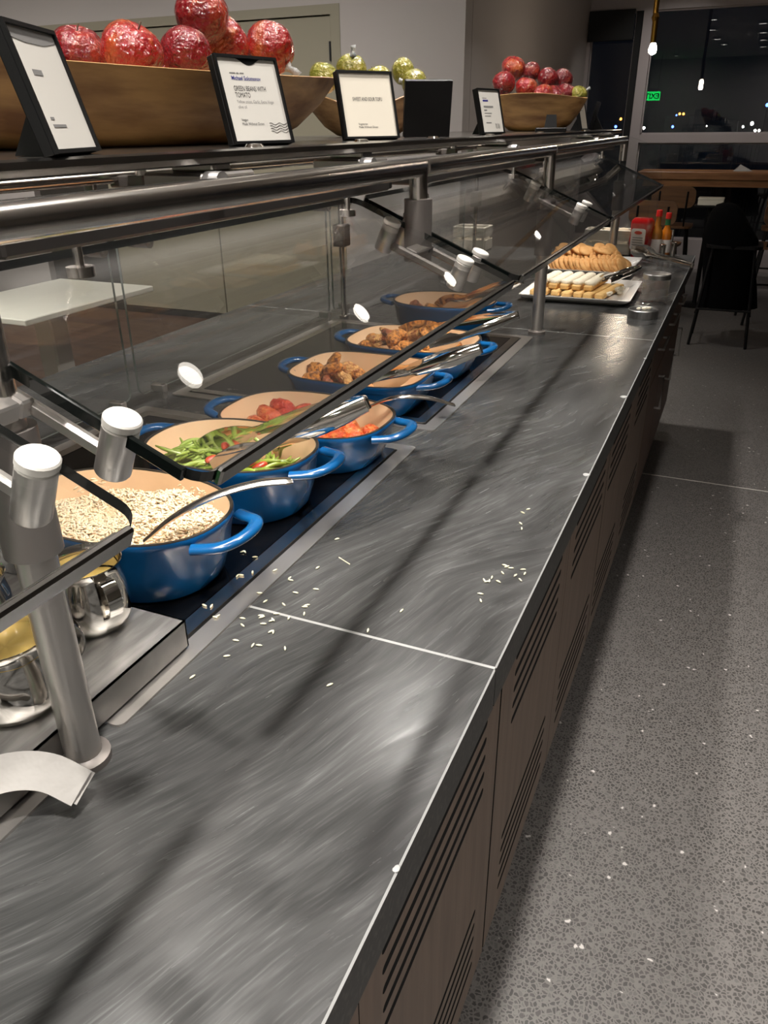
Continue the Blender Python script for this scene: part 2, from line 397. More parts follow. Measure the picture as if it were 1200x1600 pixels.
def lump(name, mats, r, seed, amp=0.25, squash=(1, 1, 1), n=2):
    import bmesh
    rnd = random.Random(seed); bm = bmesh.new(); bmesh.ops.create_icosphere(bm, subdivisions=n, radius=1.0)
    dirs = [(Vector((rnd.gauss(0, 1), rnd.gauss(0, 1), rnd.gauss(0, 1))).normalized(), rnd.uniform(-1, 1), rnd.uniform(2, 6)) for _ in range(9)]
    for v in bm.verts:
        d = v.co.normalized(); k = 1.0
        for q, a, e in dirs: k += amp * a * max(0.0, d.dot(q)) ** e
        if n > 2: k += 0.14 * mnoise.noise(d * 3.1 + Vector((seed, 0, 0))) + 0.07 * mnoise.noise(d * 7 + Vector((0, seed, 0)))
        v.co = Vector((d.x * squash[0], d.y * squash[1], d.z * squash[2])) * (k * r)
    me = bpy.data.meshes.new(name); bm.to_mesh(me); bm.free()
    me.materials.append(MATS[mats]); me.polygons.foreach_set('use_smooth', [True] * len(me.polygons)); return me

# ================================================================== SETTING
def plane_box(name, lo, hi, m): return struct(MB().box(lo, hi).build(name, m))
plane_box('floor', (-2.2, -5, -0.05), (5.0, 9.9, 0.0), 'terrazzo')
plane_box('floor_wood', (-8, -5, -0.05), (-2.2, 5.7, 0.001), 'room_floor_wood')
plane_box('ceiling', (-8, -5, 3.05), (5.0, 10.2, 3.15), 'ceiling_paint')
plane_box('trim_1', (-2.2, 3.612, 0.0), (5.0, 3.618, 0.0015), 'white_metal')          # thin joint strip across the terrazzo
# back wall (perpendicular to the counter) with a wide pair of painted doors
wb = struct(MB().box((-8, 5.65, 0), (-5.75, 5.8, 3.05)).box((-2.606, 5.65, 0), (-1.692, 5.8, 3.05)).box((-5.75, 5.65, 2.271), (-2.606, 5.8, 3.05)).build('wall_back', 'wall_paint'))
fr_ = struct(MB().box((-2.678, 5.645, 0), (-2.606, 5.7, 2.271)).box((-5.75, 5.645, 2.211), (-2.678, 5.7, 2.271)).build('trim_2', 'door_paint'))
def door(name, x0, x1):
    d = struct(MB().bbox((x0 + 0.004, 5.662, 0.06), (x1 - 0.004, 5.71, 2.203), 0.004).build(name, 'door_paint'))
    MB().box((x0 + 0.004, 5.665, 0.0), (x1 - 0.004, 5.70, 0.058)).build('threshold', 'door_line', d)
    return d
d1 = door('door_1', -3.790, -2.680); d2 = door('door_2', -4.90, -3.792)
plane_box('wall_door_reveal', (-5.75, 5.72, 0), (-2.606, 5.79, 2.3), 'door_line')
h_ = MB().cyl((-2.69, 5.652, 1.93), (-2.69, 5.652, 2.05), 0.008, 10).build('hinge', 'black_metal', d1)
plane_box('baseboard_back', (-2.606, 5.635, 0), (-1.692, 5.65, 0.1), 'wall_paint')
plane_box('wall_side', (-1.85, 5.8, 0), (-1.69, 9.9, 3.05), 'wall_paint')
plane_box('wall_left', (-8.15, -5, 0), (-8, 5.8, 3.05), 'wall_paint')
plane_box('wall_right', (5.0, -5, 0), (5.15, 10.2, 3.05), 'wall_paint')
plane_box('wall_front', (-8, -5.15, 0), (5.0, -5, 3.05), 'wall_paint')
# window wall
plane_box('wall_header', (-1.69, 9.9, 2.575), (5.0, 10.1, 3.05), 'window_metal')
plane_box('wall_sill', (-1.69, 9.9, 0), (5.0, 10.1, 0.32), 'window_metal')
def window(name, x0, x1, z0, z1):
    f = struct(MB().box((x0 - 0.003, 9.93, z0), (x0 + 0.012, 9.99, z1)).box((x1 - 0.012, 9.93, z0), (x1 + 0.003, 9.99, z1)).box((x0, 9.93, z0), (x1, 9.99, z0 + 0.015)).box((x0, 9.93, z1 - 0.015), (x1, 9.99, z1)).build(name, 'window_metal'))
    MB().box((x0, 9.955, z0), (x1, 9.963, z1)).build('pane', 'window_glass', f)
    return f
window('window_1', -1.66, -1.20, 0.32, 2.575)
window('window_2', -1.02, 2.2, 1.405, 2.575); window('window_3', -1.02, 2.2, 0.32, 1.318)
window('window_4', 2.32, 5.0, 0.32, 2.575)
plane_box('trim_3', (-1.125, 9.86, 0.0), (-1.02, 10.02, 2.575), 'window_metal')       # bright mullion
plane_box('trim_4', (-1.20, 9.90, 0.0), (-1.125, 10.02, 2.575), 'blind_black')
plane_box('trim_5', (-1.02, 9.87, 1.318), (2.2, 10.0, 1.405), 'window_metal')        # cross rail
plane_box('trim_6', (2.2, 9.87, 0), (2.32, 10.0, 2.575), 'window_metal')
plane_box('trim_7', (-1.69, 9.86, 0), (-1.655, 10.02, 2.575), 'window_metal')
bl = tag(MB().box((-1.68, 9.80, 2.31), (-1.205, 9.83, 2.585)).cyl((-1.68, 9.815, 2.32), (-1.205, 9.815, 2.32), 0.016, 10).build('roller_blind', 'blind_black'), 'short black roller blind drawn a little way down the narrow window', 'blind')
plane_box('wall_outside_ground', (-60, 10.3, -6.2), (60, 160, -6.0), 'night_ground')

# ------------------------------------------------------------------ ceiling downlights, inferred and added (lit)
lamp_names = {(-0.80, 2.66): 'round downlight reflected as the white spot on the near worktop'}
for i, (x, y, wt, spr, tlt) in enumerate(LAMPS):
    t = thing('ceiling_downlight', 'round white recessed ceiling downlight of the inferred and added rows', 'lamp', (x, y, CEIL), 0, 'ceiling downlights out of the picture')
    MB().lathe([(0.062, 0.05), (0.062, 0.0), (0.085, -0.003), (0.085, 0.05)], n=28).build('trim_ring', 'lamp_housing', t, True)
    MB().lathe([(0.0, 0.0), (0.060, 0.0)], n=28).build('lit_lens', 'lamp_lens', t)
    ld = bpy.data.lights.new('downlight', 'AREA'); ld.shape = 'DISK'; ld.size = 0.11; ld.energy = wt; ld.color = (1.0, 0.95, 0.895); ld.spread = math.radians(spr)
    lo = bpy.data.objects.new('downlight_beam', ld); C.objects.link(lo); lo.parent = t; lo.location = (0, 0, -0.004); lo.rotation_euler = (math.radians(tlt), 0, 0)

# ================================================================== COUNTER
TOP = 0.91
wt_ = thing('worktop', 'long dark grey streaked stone worktop with pale joints, running the length of the buffet', 'worktop', (0, 0, 0))
YS = [-0.60, 0.753, 2.502, 4.36]
for k in range(3):
    y0, y1 = YS[k] + (0.0024 if k else 0), YS[k + 1] - (0.0024 if k < 2 else 0)
    m = MB(); P = [(-1.48, TOP - 0.002), (-1.478, TOP), (-0.002, TOP), (0, TOP - 0.002), (0, TOP - 0.062), (-1.48, TOP - 0.062)]
    V = [(x, y0, z) for x, z in P] + [(x, y1, z) for x, z in P]; n = len(P)
    m.add(V, [tuple(range(n)), tuple(range(n, 2 * n))[::-1]])
    for i in range(n): 
        j = (i + 1) % n
        m.add([V[i], V[j], V[n + j], V[n + i]], [(0, 3, 2, 1)], 0 if i in (0, 1) else (2 if i == 2 else 1))
    m.build('stone_slab', ['soapstone', 'stone_edge', 'grout'], wt_)
    if k:
        MB().box((-1.478, YS[k] - 0.0024, TOP - 0.06), (-0.001, YS[k] + 0.0024, TOP - 0.0001)).build('joint', 'grout', wt_)
# chips at the front arris
for (x, y, s_) in ((-0.006, 1.39, 0.006), (-0.008, 1.90, 0.008), (-0.003, 0.44, 0.0035), (-0.002, 2.28, 0.004)):
    o = link('arris_chip', lump('arris_chip', 'grout', s_, int(y * 100), 0.4, (1, 1.2, 0.12)), wt_); o.location = (x, y, TOP)

# cabinets under the worktop
def slotted_panel(y0, y1, s0, s1, z0, z1, rows, x=-0.025, th=0.018, hh=0.0068):
    """one board with rounded slots cut right through; rows = slot centre heights"""
    m = MB(); MT = Matrix(((0, 0, 1, x - th), (1, 0, 0, 0), (0, 1, 0, 0), (0, 0, 0, 1)))       # (y, z, depth) -> world
    zs = [z0]; 
    for r in sorted(rows): zs += [r - hh, r + hh]
    zs.append(z1)
    for i in range(len(zs) - 1):
        a, b = zs[i], zs[i + 1]
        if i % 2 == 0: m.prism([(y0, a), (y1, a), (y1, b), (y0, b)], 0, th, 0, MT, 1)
        else:
            c = (a + b) / 2; N = 6
            arc = [(s0 + hh - hh * math.sin(PI * k / N), c + hh * -math.cos(PI * k / N)) for k in range(N + 1)]
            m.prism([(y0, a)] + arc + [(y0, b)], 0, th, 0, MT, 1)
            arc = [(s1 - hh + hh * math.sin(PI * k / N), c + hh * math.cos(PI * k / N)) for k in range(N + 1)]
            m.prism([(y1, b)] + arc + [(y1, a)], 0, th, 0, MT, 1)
    return m
UP = [0.755, 0.722, 0.689, 0.656, 0.623]; LO = [0.350, 0.316, 0.282, 0.248, 0.214]
ZB = 0.15
def cabinet(y0, y1, panels, label):
    t = thing('buffet_cabinet', label, 'cabinet', (0, 0, 0))
    # hollow carcass: sides, floor, back, added dark sheet standing for the shaded inside
    MB().box((-1.44, y0, ZB), (-0.045, y0 + 0.016, 0.846)).box((-1.44, y1 - 0.016, ZB), (-0.045, y1, 0.846)).box((-1.44, y0 + 0.016, ZB), (-0.045, y1 - 0.016, ZB + 0.016)).box((-1.456, y0, ZB), (-1.44, y1, 0.846)).build('carcass', 'cabinet_wood', t)
    MB().box((-0.090, y0 + 0.02, ZB + 0.02), (-0.080, y1 - 0.02, 0.83)).build('slot_shade_sheet', 'slot_shade', t)
    MB().box((-1.38, y0, 0.0), (-0.14, y1, ZB)).build('toe_kick', 'black_plastic', t)
    for (a, b, s0, s1) in panels:
        slotted_panel(a, b, s0, s1, ZB, 0.838, UP + LO).build('slotted_panel', ['cabinet_wood', 'slot_shade'], t)  # slot walls coloured near-black, standing for shade in the slots
    return t
cabinet(-0.10, 0.897, [(-0.098, 0.398, -0.03, 0.33), (0.400, 0.896, 0.455, 0.828)], 'nearest brown wood cabinet with slotted vents under the worktop')
cabinet(0.903, 1.925, [(0.904, 1.412, 0.985, 1.335), (1.414, 1.924, 1.480, 1.868)], 'second brown slotted wood cabinet from the near end')
cabinet(1.930, 2.95, [(1.931, 2.440, 1.975, 2.330), (2.442, 2.949, 2.52, 2.87)], 'third brown slotted wood cabinet, beneath the far blue pots')
t = thing('buffet_cabinet', 'farthest cabinet, dark brown with doors and pale bar handles below the platters', 'cabinet', (0, 0, 0))
MB().box((-1.44, 2.955, ZB), (-0.045, 4.32, 0.846)).build('carcass', 'cabinet_wood', t)
MB().box((-1.38, 2.955, 0.0), (-0.14, 4.30, ZB)).build('toe_kick', 'black_plastic', t)
for a, b in ((2.957, 3.40), (3.403, 3.86), (3.863, 4.318)):
    d = MB().bbox((-0.043, a, ZB), (-0.025, b, 0.62), 0.002).build('door', 'drawer_wood', t)
    MB().tube([(-0.025, b - 0.05, 0.42), (-0.002, b - 0.05, 0.42), (-0.002, b - 0.05, 0.56), (-0.025, b - 0.05, 0.56)], 0.005, 8).build('handle', 'dull_steel', d, True)
    d = MB().bbox((-0.043, a, 0.623), (-0.025, b, 0.838), 0.002).build('drawer', 'drawer_wood', t)
    MB().tube([(-0.025, a + 0.12, 0.74), (-0.004, a + 0.12, 0.74), (-0.004, b - 0.12, 0.74), (-0.025, b - 0.12, 0.74)], 0.005, 8).build('handle', 'dull_steel', d, True)

# ------------------------------------------------------------------ drop-in warmers
def warmer(y0, y1, label, xf=-0.356, xb=-1.061):
    t = thing('drop_in_warmer', label, 'warmer', (0, 0, 0))
    def ring(x0, ya, x1, yb, wd, z0, z1, r, name, mt):
        A = rrect(x0, ya, x1, yb, r); B = rrect(x0 + wd, ya + wd, x1 - wd, yb - wd, max(r - wd * 0.5, 0.004)); n = len(A)
        V = [(x, y, z1) for x, y in A] + [(x, y, z1) for x, y in B] + [(x, y, z0) for x, y in A] + [(x, y, z0) for x, y in B]; F = []
        for i in range(n):
            j = (i + 1) % n
            F += [(i, j, n + j, n + i), (i, 2 * n + i, 2 * n + j, j), (n + i, n + j, 3 * n + j, 3 * n + i)]
        return MB().add(V, F).build(name, mt, t)
    ring(xb, y0, xf, y1, 0.030, TOP, TOP + 0.003, 0.010, 'outer_flange', 'brushed_steel')
    ring(xb + 0.034, y0 + 0.034, xf - 0.034, y1 - 0.034, 0.024, TOP, TOP + 0.0055, 0.008, 'inner_flange', 'steel')
    MB().box((xb + 0.030, y0 + 0.030, TOP - 0.0), (xf - 0.030, y1 - 0.030, TOP + 0.0012)).build('groove', 'black_plastic', t)
    MB().prism(rrect(xb + 0.060, y0 + 0.060, xf - 0.060, y1 - 0.060, 0.008), TOP + 0.001, TOP + 0.005).build('ceramic_glass', 'black_glass', t)
    for (ax, ay, bx, by) in ((0, 0, 0.012, 0.004), (0.004, 0.006, 0.010, -0.008), (0.018, 0.004, 0.021, 0.005), (0.026, 0.005, 0.029, 0.006)):
        MB().cyl((xb + 0.115 + ax, y0 + 0.080 + ay, TOP + 0.0051), (xb + 0.115 + bx, y0 + 0.080 + by, TOP + 0.0051), 0.0007, 6).build('printed_mark', 'ink_grey', t)
    return t
warmer(0.486, 1.395, 'black ceramic warming plate in a steel frame under the rice and bean pots')
warmer(1.495, 2.404, 'black ceramic warming plate in a steel frame under the chicken casseroles')
w0 = warmer(-0.48, 0.412, 'black ceramic warming plate in a steel frame at the near end')
GZ = TOP + 0.005

# ================================================================== SNEEZE GUARD
sg = thing('sneeze_guard', 'steel and glass sneeze guard with sloping panes over the whole buffet', 'sneeze guard', (0, 0, 0))
XT, ZT, RT = -0.36, 1.444, 0.0168
XR = -1.04
Yp = [0.435, 1.40, 2.462, 3.96]
Tn = Vector((0.9222, 0, -0.3867)); Nn = Vector((0.3867, 0, 0.9222))       # pane slope / normal
def pane_pt(x): return Vector((x, 0, 1.26 + (-0.17 - x) * 0.4194))
segs = [(-0.45, Yp[0]), (Yp[0], Yp[1]), (Yp[1], Yp[2]), (Yp[2], Yp[3])]
for k, (a, b) in enumerate(segs):
    zend = [1.28, 1.392, 1.30, 1.36][k]
    MB().tube([(XT, a + (0.017 if k else 0), ZT), (XT, b, ZT), (XT, b, zend)], RT, 20).build('front_rail', 'steel', sg, True, 40)
MB().tube([(XR, -0.45, 1.420), (XR, Yp[3], 1.420)], 0.012, 14).build('rear_rail', 'steel', sg, True, 40)
# posts
for k, yp in enumerate(Yp):
    if k != 1:
        post = MB().cyl((XT, yp, TOP), (XT, yp, 1.30 if k < 3 else 1.25), 0.0188, 22).build('front_post', 'brushed_steel', sg, True, 40)
        if k < 3: MB().lathe([(0.019, 0.012), (0.022, 0.010), (0.0275, 0.008), (0.0275, 0.0), (0.019, 0.0)], (XT, yp, TOP), 28).build('base_flange', 'sleeve_grey', post, True, 40)
        else: MB().bbox((XT - 0.03, yp - 0.03, TOP), (XT + 0.03, yp + 0.03, TOP + 0.05), 0.004).cyl((XT + 0.0305, yp - 0.012, TOP + 0.025), (XT + 0.033, yp - 0.012, TOP + 0.025), 0.005, 10).build('square_base', 'white_metal', post)
        z0, z1 = [(1.165, 1.285), None, (1.152, 1.284), (1.15, 1.275)][k]
        MB().lathe([(0.0188, z0), (0.0262, z0), (0.0262, z1), (0.0188, z1)], (XT, yp, 0), 26).build('sleeve', 'sleeve_grey', post, True, 40)
        rp_ = MB().cyl((XR, yp - 0.02, TOP), (XR, yp - 0.02, 1.42), 0.0095, 14).build('rear_post', 'steel', sg, True, 40)
        MB().bbox((XR - 0.022, yp - 0.045, 1.15), (XR + 0.022, yp + 0.005, 1.22), 0.004).build('clamp', 'sleeve_grey', rp_)
        MB().lathe([(0.0095, 0.01), (0.017, 0.008), (0.017, 0)], (XR, yp - 0.02, TOP), 18).build('foot', 'steel', rp_, True, 40)
    else:
        sl = MB().lathe([(0.0168, 1.285), (0.0258, 1.285), (0.0258, 1.392), (0.0168, 1.392)], (XT, yp, 0), 26, True, False).build('sleeve', 'sleeve_grey', sg, True, 40)
        MB().cyl((XT + 0.0255, yp - 0.008, 1.305), (XT + 0.0268, yp - 0.008, 1.305), 0.004, 10).build('grub_screw', 'black_metal', sl)
    # bracket arm lying under the panes, from the upper to the lower clamp pins
    if k < 3:
        for sy in (-1, 1):
            br = MB()
            c0 = pane_pt(-0.384) - Nn * 0.026; c1 = pane_pt(-0.247) - Nn * 0.026
            c0.y = c1.y = yp - 0.029 + sy * 0.044
            mt = frame_mtx((c0 + c1) / 2, Tn, Vector((0, 1, 0)), Nn)
            L = (c1 - c0).length / 2 + 0.010
            br.bbox((-L, -0.005, -0.008), (L, 0.005, 0.006), 0.003, 0, mt)
            br.bbox((-0.035, min(0, -sy * 0.044 + 0.029), -0.009), (-0.011, max(0, -sy * 0.044 + 0.029), 0.009), 0.002, 0, mt)
            bo = br.build('bracket_arm', 'sleeve_grey' if k else 'brushed_steel', sg)
            for xx in (-0.384, -0.247):
                pc = pane_pt(xx); pc.y = yp - 0.029 + sy * 0.044
                pm = frame_mtx(pc, Tn, Vector((0, 1, 0)), Nn)
                MB().lathe([(0.0, -0.042), (0.014, -0.042), (0.0152, -0.040), (0.0152, 0.004)], n=22, mtx=pm).build('clamp_pin', 'brushed_steel', bo, True, 40)
                MB().lathe([(0.0152, 0.004), (0.0144, 0.0055), (0.0158, 0.007), (0.0158, 0.0125), (0.0145, 0.0140), (0.0, 0.0143)], n=22, mtx=pm).build('pin_cap', 'pin_cap', bo, True, 40)
# sloping panes
PY = [(-0.40, 0.378), (0.447, 1.383), (1.408, 2.437), (2.470, 3.94)]
for (a, b) in PY:
    c = pane_pt(-0.325); c.y = (a + b) / 2
    mt = frame_mtx(c, Tn, Vector((0, 1, 0)), Nn)
    L = 0.168
    MB().prism(rrect(-L, -(b - a) / 2, L, (b - a) / 2, 0.022, 6), -0.005, 0.005, 0, mt, 1).build('sloping_pane', ['clear_glass', 'glass_edge'], sg)
    hb = (b - a) / 2
    m = MB(); m.bbox((L - 0.001, -hb + 0.018, -0.009), (L + 0.006, hb - 0.018, 0.008), 0.002, 0, mt); m.bbox((L - 0.010, -hb + 0.018, -0.0085), (L, hb - 0.018, -0.0055), 0.001, 0, mt); m.build('edge_trim', 'trim_dark', sg)
    MB().bbox((-L + 0.02, -hb - 0.005, -0.006), (L - 0.016, -hb, 0.006), 0.001, 0, mt).build('edge_reflection_strip', 'glass_edge', sg)  # added black strip, stands for dark internal reflection at the near glass edge
# upright rear panes behind the rear posts
for (a, b) in ((-0.40, 0.40), (0.43, 1.38), (1.41, 2.42), (2.45, 3.90)):
    mt = Matrix(((0, 0, 1, -1.085), (1, 0, 0, 0), (0, 1, 0, 0), (0, 0, 0, 1)))
    rp_ = MB().prism(rrect(a, 0.93, b, 1.335, 0.02, 5), -0.003, 0.003, 0, mt, 1).build('rear_pane', ['clear_glass', 'pane_rim'], sg)
    for yy in (a + 0.06, b - 0.06):
        MB().cyl((-1.081, yy, 1.28), (-1.040, yy, 1.28), 0.013, 18).cyl((-1.098, yy, 1.28), (-1.089, yy, 1.28), 0.013, 18).build('clamp_disc', 'brushed_steel', rp_, True, 40)
        MB().bbox((-1.06, yy - 0.006, 1.274), (-1.034, yy + 0.006, 1.42), 0.002).build('hanger', 'brushed_steel', rp_)
        MB().cyl((-1.06, yy, 0.91), (-1.06, yy, 0.945), 0.006, 10).bbox((-1.092, yy - 0.01, 0.925), (-1.054, yy + 0.01, 0.945), 0.002).build('pane_foot', 'brushed_steel', rp_)
# end pane, upright with a big round corner
mt = Matrix(((1, 0, 0, 0), (0, 0, 1, 4.03), (0, 1, 0, 0), (0, 0, 0, 1)))
poly = [(-0.75, 0.95), (-0.235, 0.95)] + [(-0.2, 1.05), (-0.186, 1.16), (-0.180, 1.25), (-0.190, 1.31), (-0.209, 1.361), (-0.24, 1.405), (-0.276, 1.435), (-0.35, 1.459), (-0.42, 1.462)] + [(-0.75, 1.462)]
MB().prism(poly, -0.004, 0.004, 0, mt, 1).build('end_pane', ['clear_glass', 'clear_glass'], sg)
# warming light bars hanging just behind the front rail
for (a, b) in ((0.50, 1.34), (1.47, 2.40), (2.55, 3.88)):
    lb = MB().bbox((-0.455, a, 1.410), (-0.390, b, 1.428), 0.003).build('light_bar', 'bar_dark', sg)
    MB().bbox((-0.453, b, 1.412), (-0.392, b + 0.016, 1.426), 0.002).build('end_cap', 'black_plastic', lb)
    MB().box((-0.44, a + 0.03, 1.4085), (-0.41, b - 0.03, 1.4102)).build('diffuser', 'grey_seat', lb)
    for yy in (a + 0.12, b - 0.10):
        MB().cyl((-0.425, yy, 1.410), (-0.425, yy, 1.385), 0.005, 10).cyl((-0.425, yy, 1.386), (-0.425, yy, 1.376), 0.014, 18).build('knob', 'steel', lb, True, 40)
    # slim lit strip under the bar, aimed at the food
    ld = bpy.data.lights.new('bar_light', 'AREA'); ld.shape = 'RECTANGLE'; ld.size = 0.02; ld.size_y = (b - a) - 0.08; ld.energy = 3.2; ld.color = (1.0, 0.92, 0.84); ld.spread = math.radians(104)
    lo = bpy.data.objects.new('bar_glow', ld); C.objects.link(lo); lo.parent = lb; lo.location = (-0.432, (a + b) / 2, 1.407); lo.rotation_euler = (0, math.radians(14), 0)
# brackets that carry the shelf: round clamp discs facing the aisle
SH = 1.488
for yy in (0.80, 1.22, 2.10, 3.30, 3.80):
    b_ = MB().bbox((-0.47, yy - 0.012, 1.444), (-0.385, yy + 0.10, 1.464), 0.003).build('shelf_bracket', 'brushed_steel', sg)
    MB().cyl((-0.386, yy, 1.452), (-0.366, yy, 1.452), 0.0145, 20).build('clamp_disc', 'dull_steel', b_, True, 40)
    MB().bbox((-0.46, yy + 0.03, 1.464), (-0.40, yy + 0.07, 1.473), 0.002).build('spacer', 'steel', b_)

sh = thing('display_shelf', 'long polished steel shelf on top of the sneeze guard', 'shelf', (0, 0, 0))
sb = MB(); P = [(-1.0, SH - 0.016), (-1.0, SH), (-0.392, SH), (-0.386, SH - 0.002), (-0.384, SH - 0.008), (-0.386, SH - 0.014), (-0.392, SH - 0.016)]
n = len(P); V = [(x, 0.10, z) for x, z in P] + [(x, 4.02, z) for x, z in P]
sb.add(V, [tuple(range(n)), tuple(range(n, 2 * n))[::-1]] + [(i, n + i, n + (i + 1) % n, (i + 1) % n) for i in range(n)])
sb.build('shelf_board', 'shelf_steel', sh)
for yy in (0.95, 1.28, 1.62, 2.02, 2.55, 3.25):
    MB().lathe([(0.0, 0.004), (0.010, 0.0035), (0.013, 0.0)], (-0.415, yy, SH), 18).build('screw_cap', 'polished_steel', sh, True)
for yy in (0.40, 1.4, 2.4, 3.4):
    MB().cyl((XR + 0.06, yy, 1.40), (XR + 0.06, yy, SH - 0.016), 0.012, 14).build('shelf_leg', 'steel', sh, True, 40)
    MB().bbox((XR - 0.015, yy - 0.014, 1.400), (XR + 0.075, yy + 0.014, 1.424), 0.003).build('leg_clamp', 'sleeve_grey', sh)

# ================================================================== POTS
def pot(cx, cy, a, b, h, n, label, wall=0.006, base=0.86, rot=0.0, hand=0.046):
    t = thing('enamel_pot', label, 'pot', (cx, cy, GZ), rot)
    N = 56
    def ring(s, z): return [Vector((x, y, z)) for x, y in sellipse(a * s, b * s, n, N)]
    def ringd(d, z): return [Vector((x, y, z)) for x, y in sellipse(a - d, b - d, n, N)]
    outer = [ring(base - 0.10, 0.0), ring(base - 0.03, 0.001), ring(base, 0.006), ring(base + (1 - base) * 0.55, h * 0.4), ring(base + (1 - base) * 0.9, h * 0.82), ring(0.995, h - 0.016), ring(1.0, h - 0.012), ring(1.012, h - 0.008), ring(1.012, h - 0.003), ring(1.006, h - 0.0005)]
    MB().rings(outer, True, True, False).build('body', 'blue_enamel', t, True, 60)
    MB().rings([ring(1.006, h - 0.0005), ringd(-0.0005, h + 0.0008), ringd(wall * 0.6, h + 0.0008), ringd(wall * 0.75, h - 0.0008)], True, False, False).build('rim', 'rim_iron', t, True, 60)
    inner = [ringd(wall * 0.75, h - 0.0008), ringd(wall + 0.001, h - 0.01)]
    for k in range(1, 7):
        f = k / 6; s = 1 - (1 - base) * f
        inner.append([Vector((x, y, h - 0.01 - (h - 0.016) * f * 0.86)) for x, y in sellipse(a * s - wall - 0.002, b * s - wall - 0.002, n, N)])
    inner.append([Vector((x, y, 0.0085)) for x, y in sellipse(a * (base - 0.09) - wall, b * (base - 0.09) - wall, n, N)])
    inner.append([Vector((x, y, 0.006)) for x, y in sellipse(a * (base - 0.25), b * (base - 0.25), n, N)])
    MB().rings(inner, True, False, True).build('cream_lining', 'cream_enamel', t, True, 60)
    for sx in (-1, 1):
        pts = []; hw = 0.052
        for k in range(15):
            u = PI * k / 14
            pts.append((sx * (a - 0.006 + (hand + 0.006) * math.sin(u) ** 0.62), -sx * hw * math.cos(u) * (1.0 if abs(math.cos(u)) < .98 else 1.12), h - 0.013 + 0.006 * math.sin(u)))
        MB().tube(pts, 0.0108, 12, True, 0, 0.66).build('handle', 'blue_enamel', t, True, 60)
    return t
def zin(z): return GZ + z
POTS = dict(
    rice=(-0.581, 0.775, 0.172, 0.118, 0.105, 2.3), beans=(-0.563, 1.036, 0.155, 0.117, 0.106, 2.3), chk=(-0.551, 1.284, 0.176, 0.126, 0.083, 2.8),
    cas4=(-0.585, 1.624, 0.166, 0.134, 0.080, 3.6), cas5=(-0.574, 1.926, 0.175, 0.136, 0.084, 3.2), pot6=(-0.645, 2.376, 0.164, 0.128, 0.098, 2.4))
pot(*POTS['rice'], 'nearest oval blue enamel pot, full of white rice')
pot(*POTS['beans'], 'deep oval blue enamel pot holding green beans with tomato')
pot(*POTS['chk'], 'shallow blue enamel pot of chicken in red tomato sauce')
pot(*POTS['cas4'], 'square-cornered blue enamel casserole, nearly empty, with chicken at one end')
pot(*POTS['cas5'], 'blue enamel casserole heaped with browned chicken pieces')
pot(*POTS['pot6'], 'farthest blue enamel pot, a little dark meat left inside')

def inside(key, s=0.85):
    cx, cy, a, b, h, n = POTS[key]
    while True:
        x, y = random.uniform(-1, 1), random.uniform(-1, 1)
        if abs(x) ** n + abs(y) ** n < 1: return cx + x * a * s, cy + y * b * s

# --- rice
cx, cy, a, b, h, n = POTS['rice']
def rice_h(u, v):      # heap height over pot floor, u,v in -1..1
    z = 0.062 + 0.020 * math.exp(-((u - 0.62) ** 2 + (v - 0.1) ** 2) / 0.25) + 0.018 * math.exp(-((u - 0.1) ** 2 + (v - 0.75) ** 2) / 0.18) + 0.010 * math.exp(-((u + 0.7) ** 2 + (v + 0.3) ** 2) / 0.2)
    z -= 0.016 * math.exp(-((u + 0.25) ** 2 + (v - 0.35) ** 2) / 0.06)
    return z + 0.004 * math.sin(7 * u + 3 * v) * math.sin(5 * v - 2 * u)
rs = []
for k in range(11):
    s = k / 10
    rs.append([Vector((cx + x * 0.925, cy + y * 0.925, GZ + rice_h(x / a, y / b))) for x, y in sellipse(a * max(s, .02), b * max(s, .02), n, 40)])
rm = MB().rings(rs, True, True, False).build('rice', 'rice_mass', None, True, None)
tag(rm, 'heap of cooked white rice in the nearest blue pot', 'rice', kind='stuff')
def grain_into(m, p, d, L, r, nrm=Vector((0, 0, 1))):
    d = d.normalized(); s1 = d.cross(nrm); s1.normalize(); s2 = s1.cross(d); rs_ = []
    for f, q in ((-.5, .35), (-.2, 1), (.2, 1), (.5, .35)):
        rs_.append([p + d * (L * f) + (s1 * math.cos(2 * PI * j / 5) + s2 * math.sin(2 * PI * j / 5)) * (r * q) for j in range(5)])
    m.rings(rs_)
m = MB(); rnd = random.Random(3)
for i in range(4200):
    while True:
        u, v = rnd.uniform(-1, 1), rnd.uniform(-1, 1)
        if abs(u) ** n + abs(v) ** n < 0.83: break
    z = GZ + rice_h(u, v) + rnd.uniform(-0.0005, 0.0055)
    grain_into(m, Vector((cx + u * a, cy + v * b, z)), Vector((rnd.uniform(-1, 1), rnd.uniform(-1, 1), rnd.uniform(-.45, .45))), rnd.uniform(.0085, .0110), rnd.uniform(.0014, .0019))
for i in range(260):      # stuck to the far inner wall
    th = rnd.uniform(0.2 * PI, 0.95 * PI); zz = rnd.uniform(0.062, 0.092) if rnd.random() < .75 else 0.075
    c_, s_ = math.cos(th), math.sin(th); k = 0.945 - (0.1 - zz) * 1.2
    px = a * math.copysign(abs(c_) ** (2 / n), c_) * k; py = b * math.copysign(abs(s_) ** (2 / n), s_) * k
    if math.sin(6 * th) + rnd.uniform(-.6, .6) < 0: continue
    grain_into(m, Vector((cx + px, cy + py, GZ + zz)), Vector((-s_, c_, rnd.uniform(-1, 1))), 0.0100, .0016, Vector((-c_, -s_, 0.2)))
go = m.build('rice_grains', 'rice', rm, True, None); go['kind'] = 'stuff'

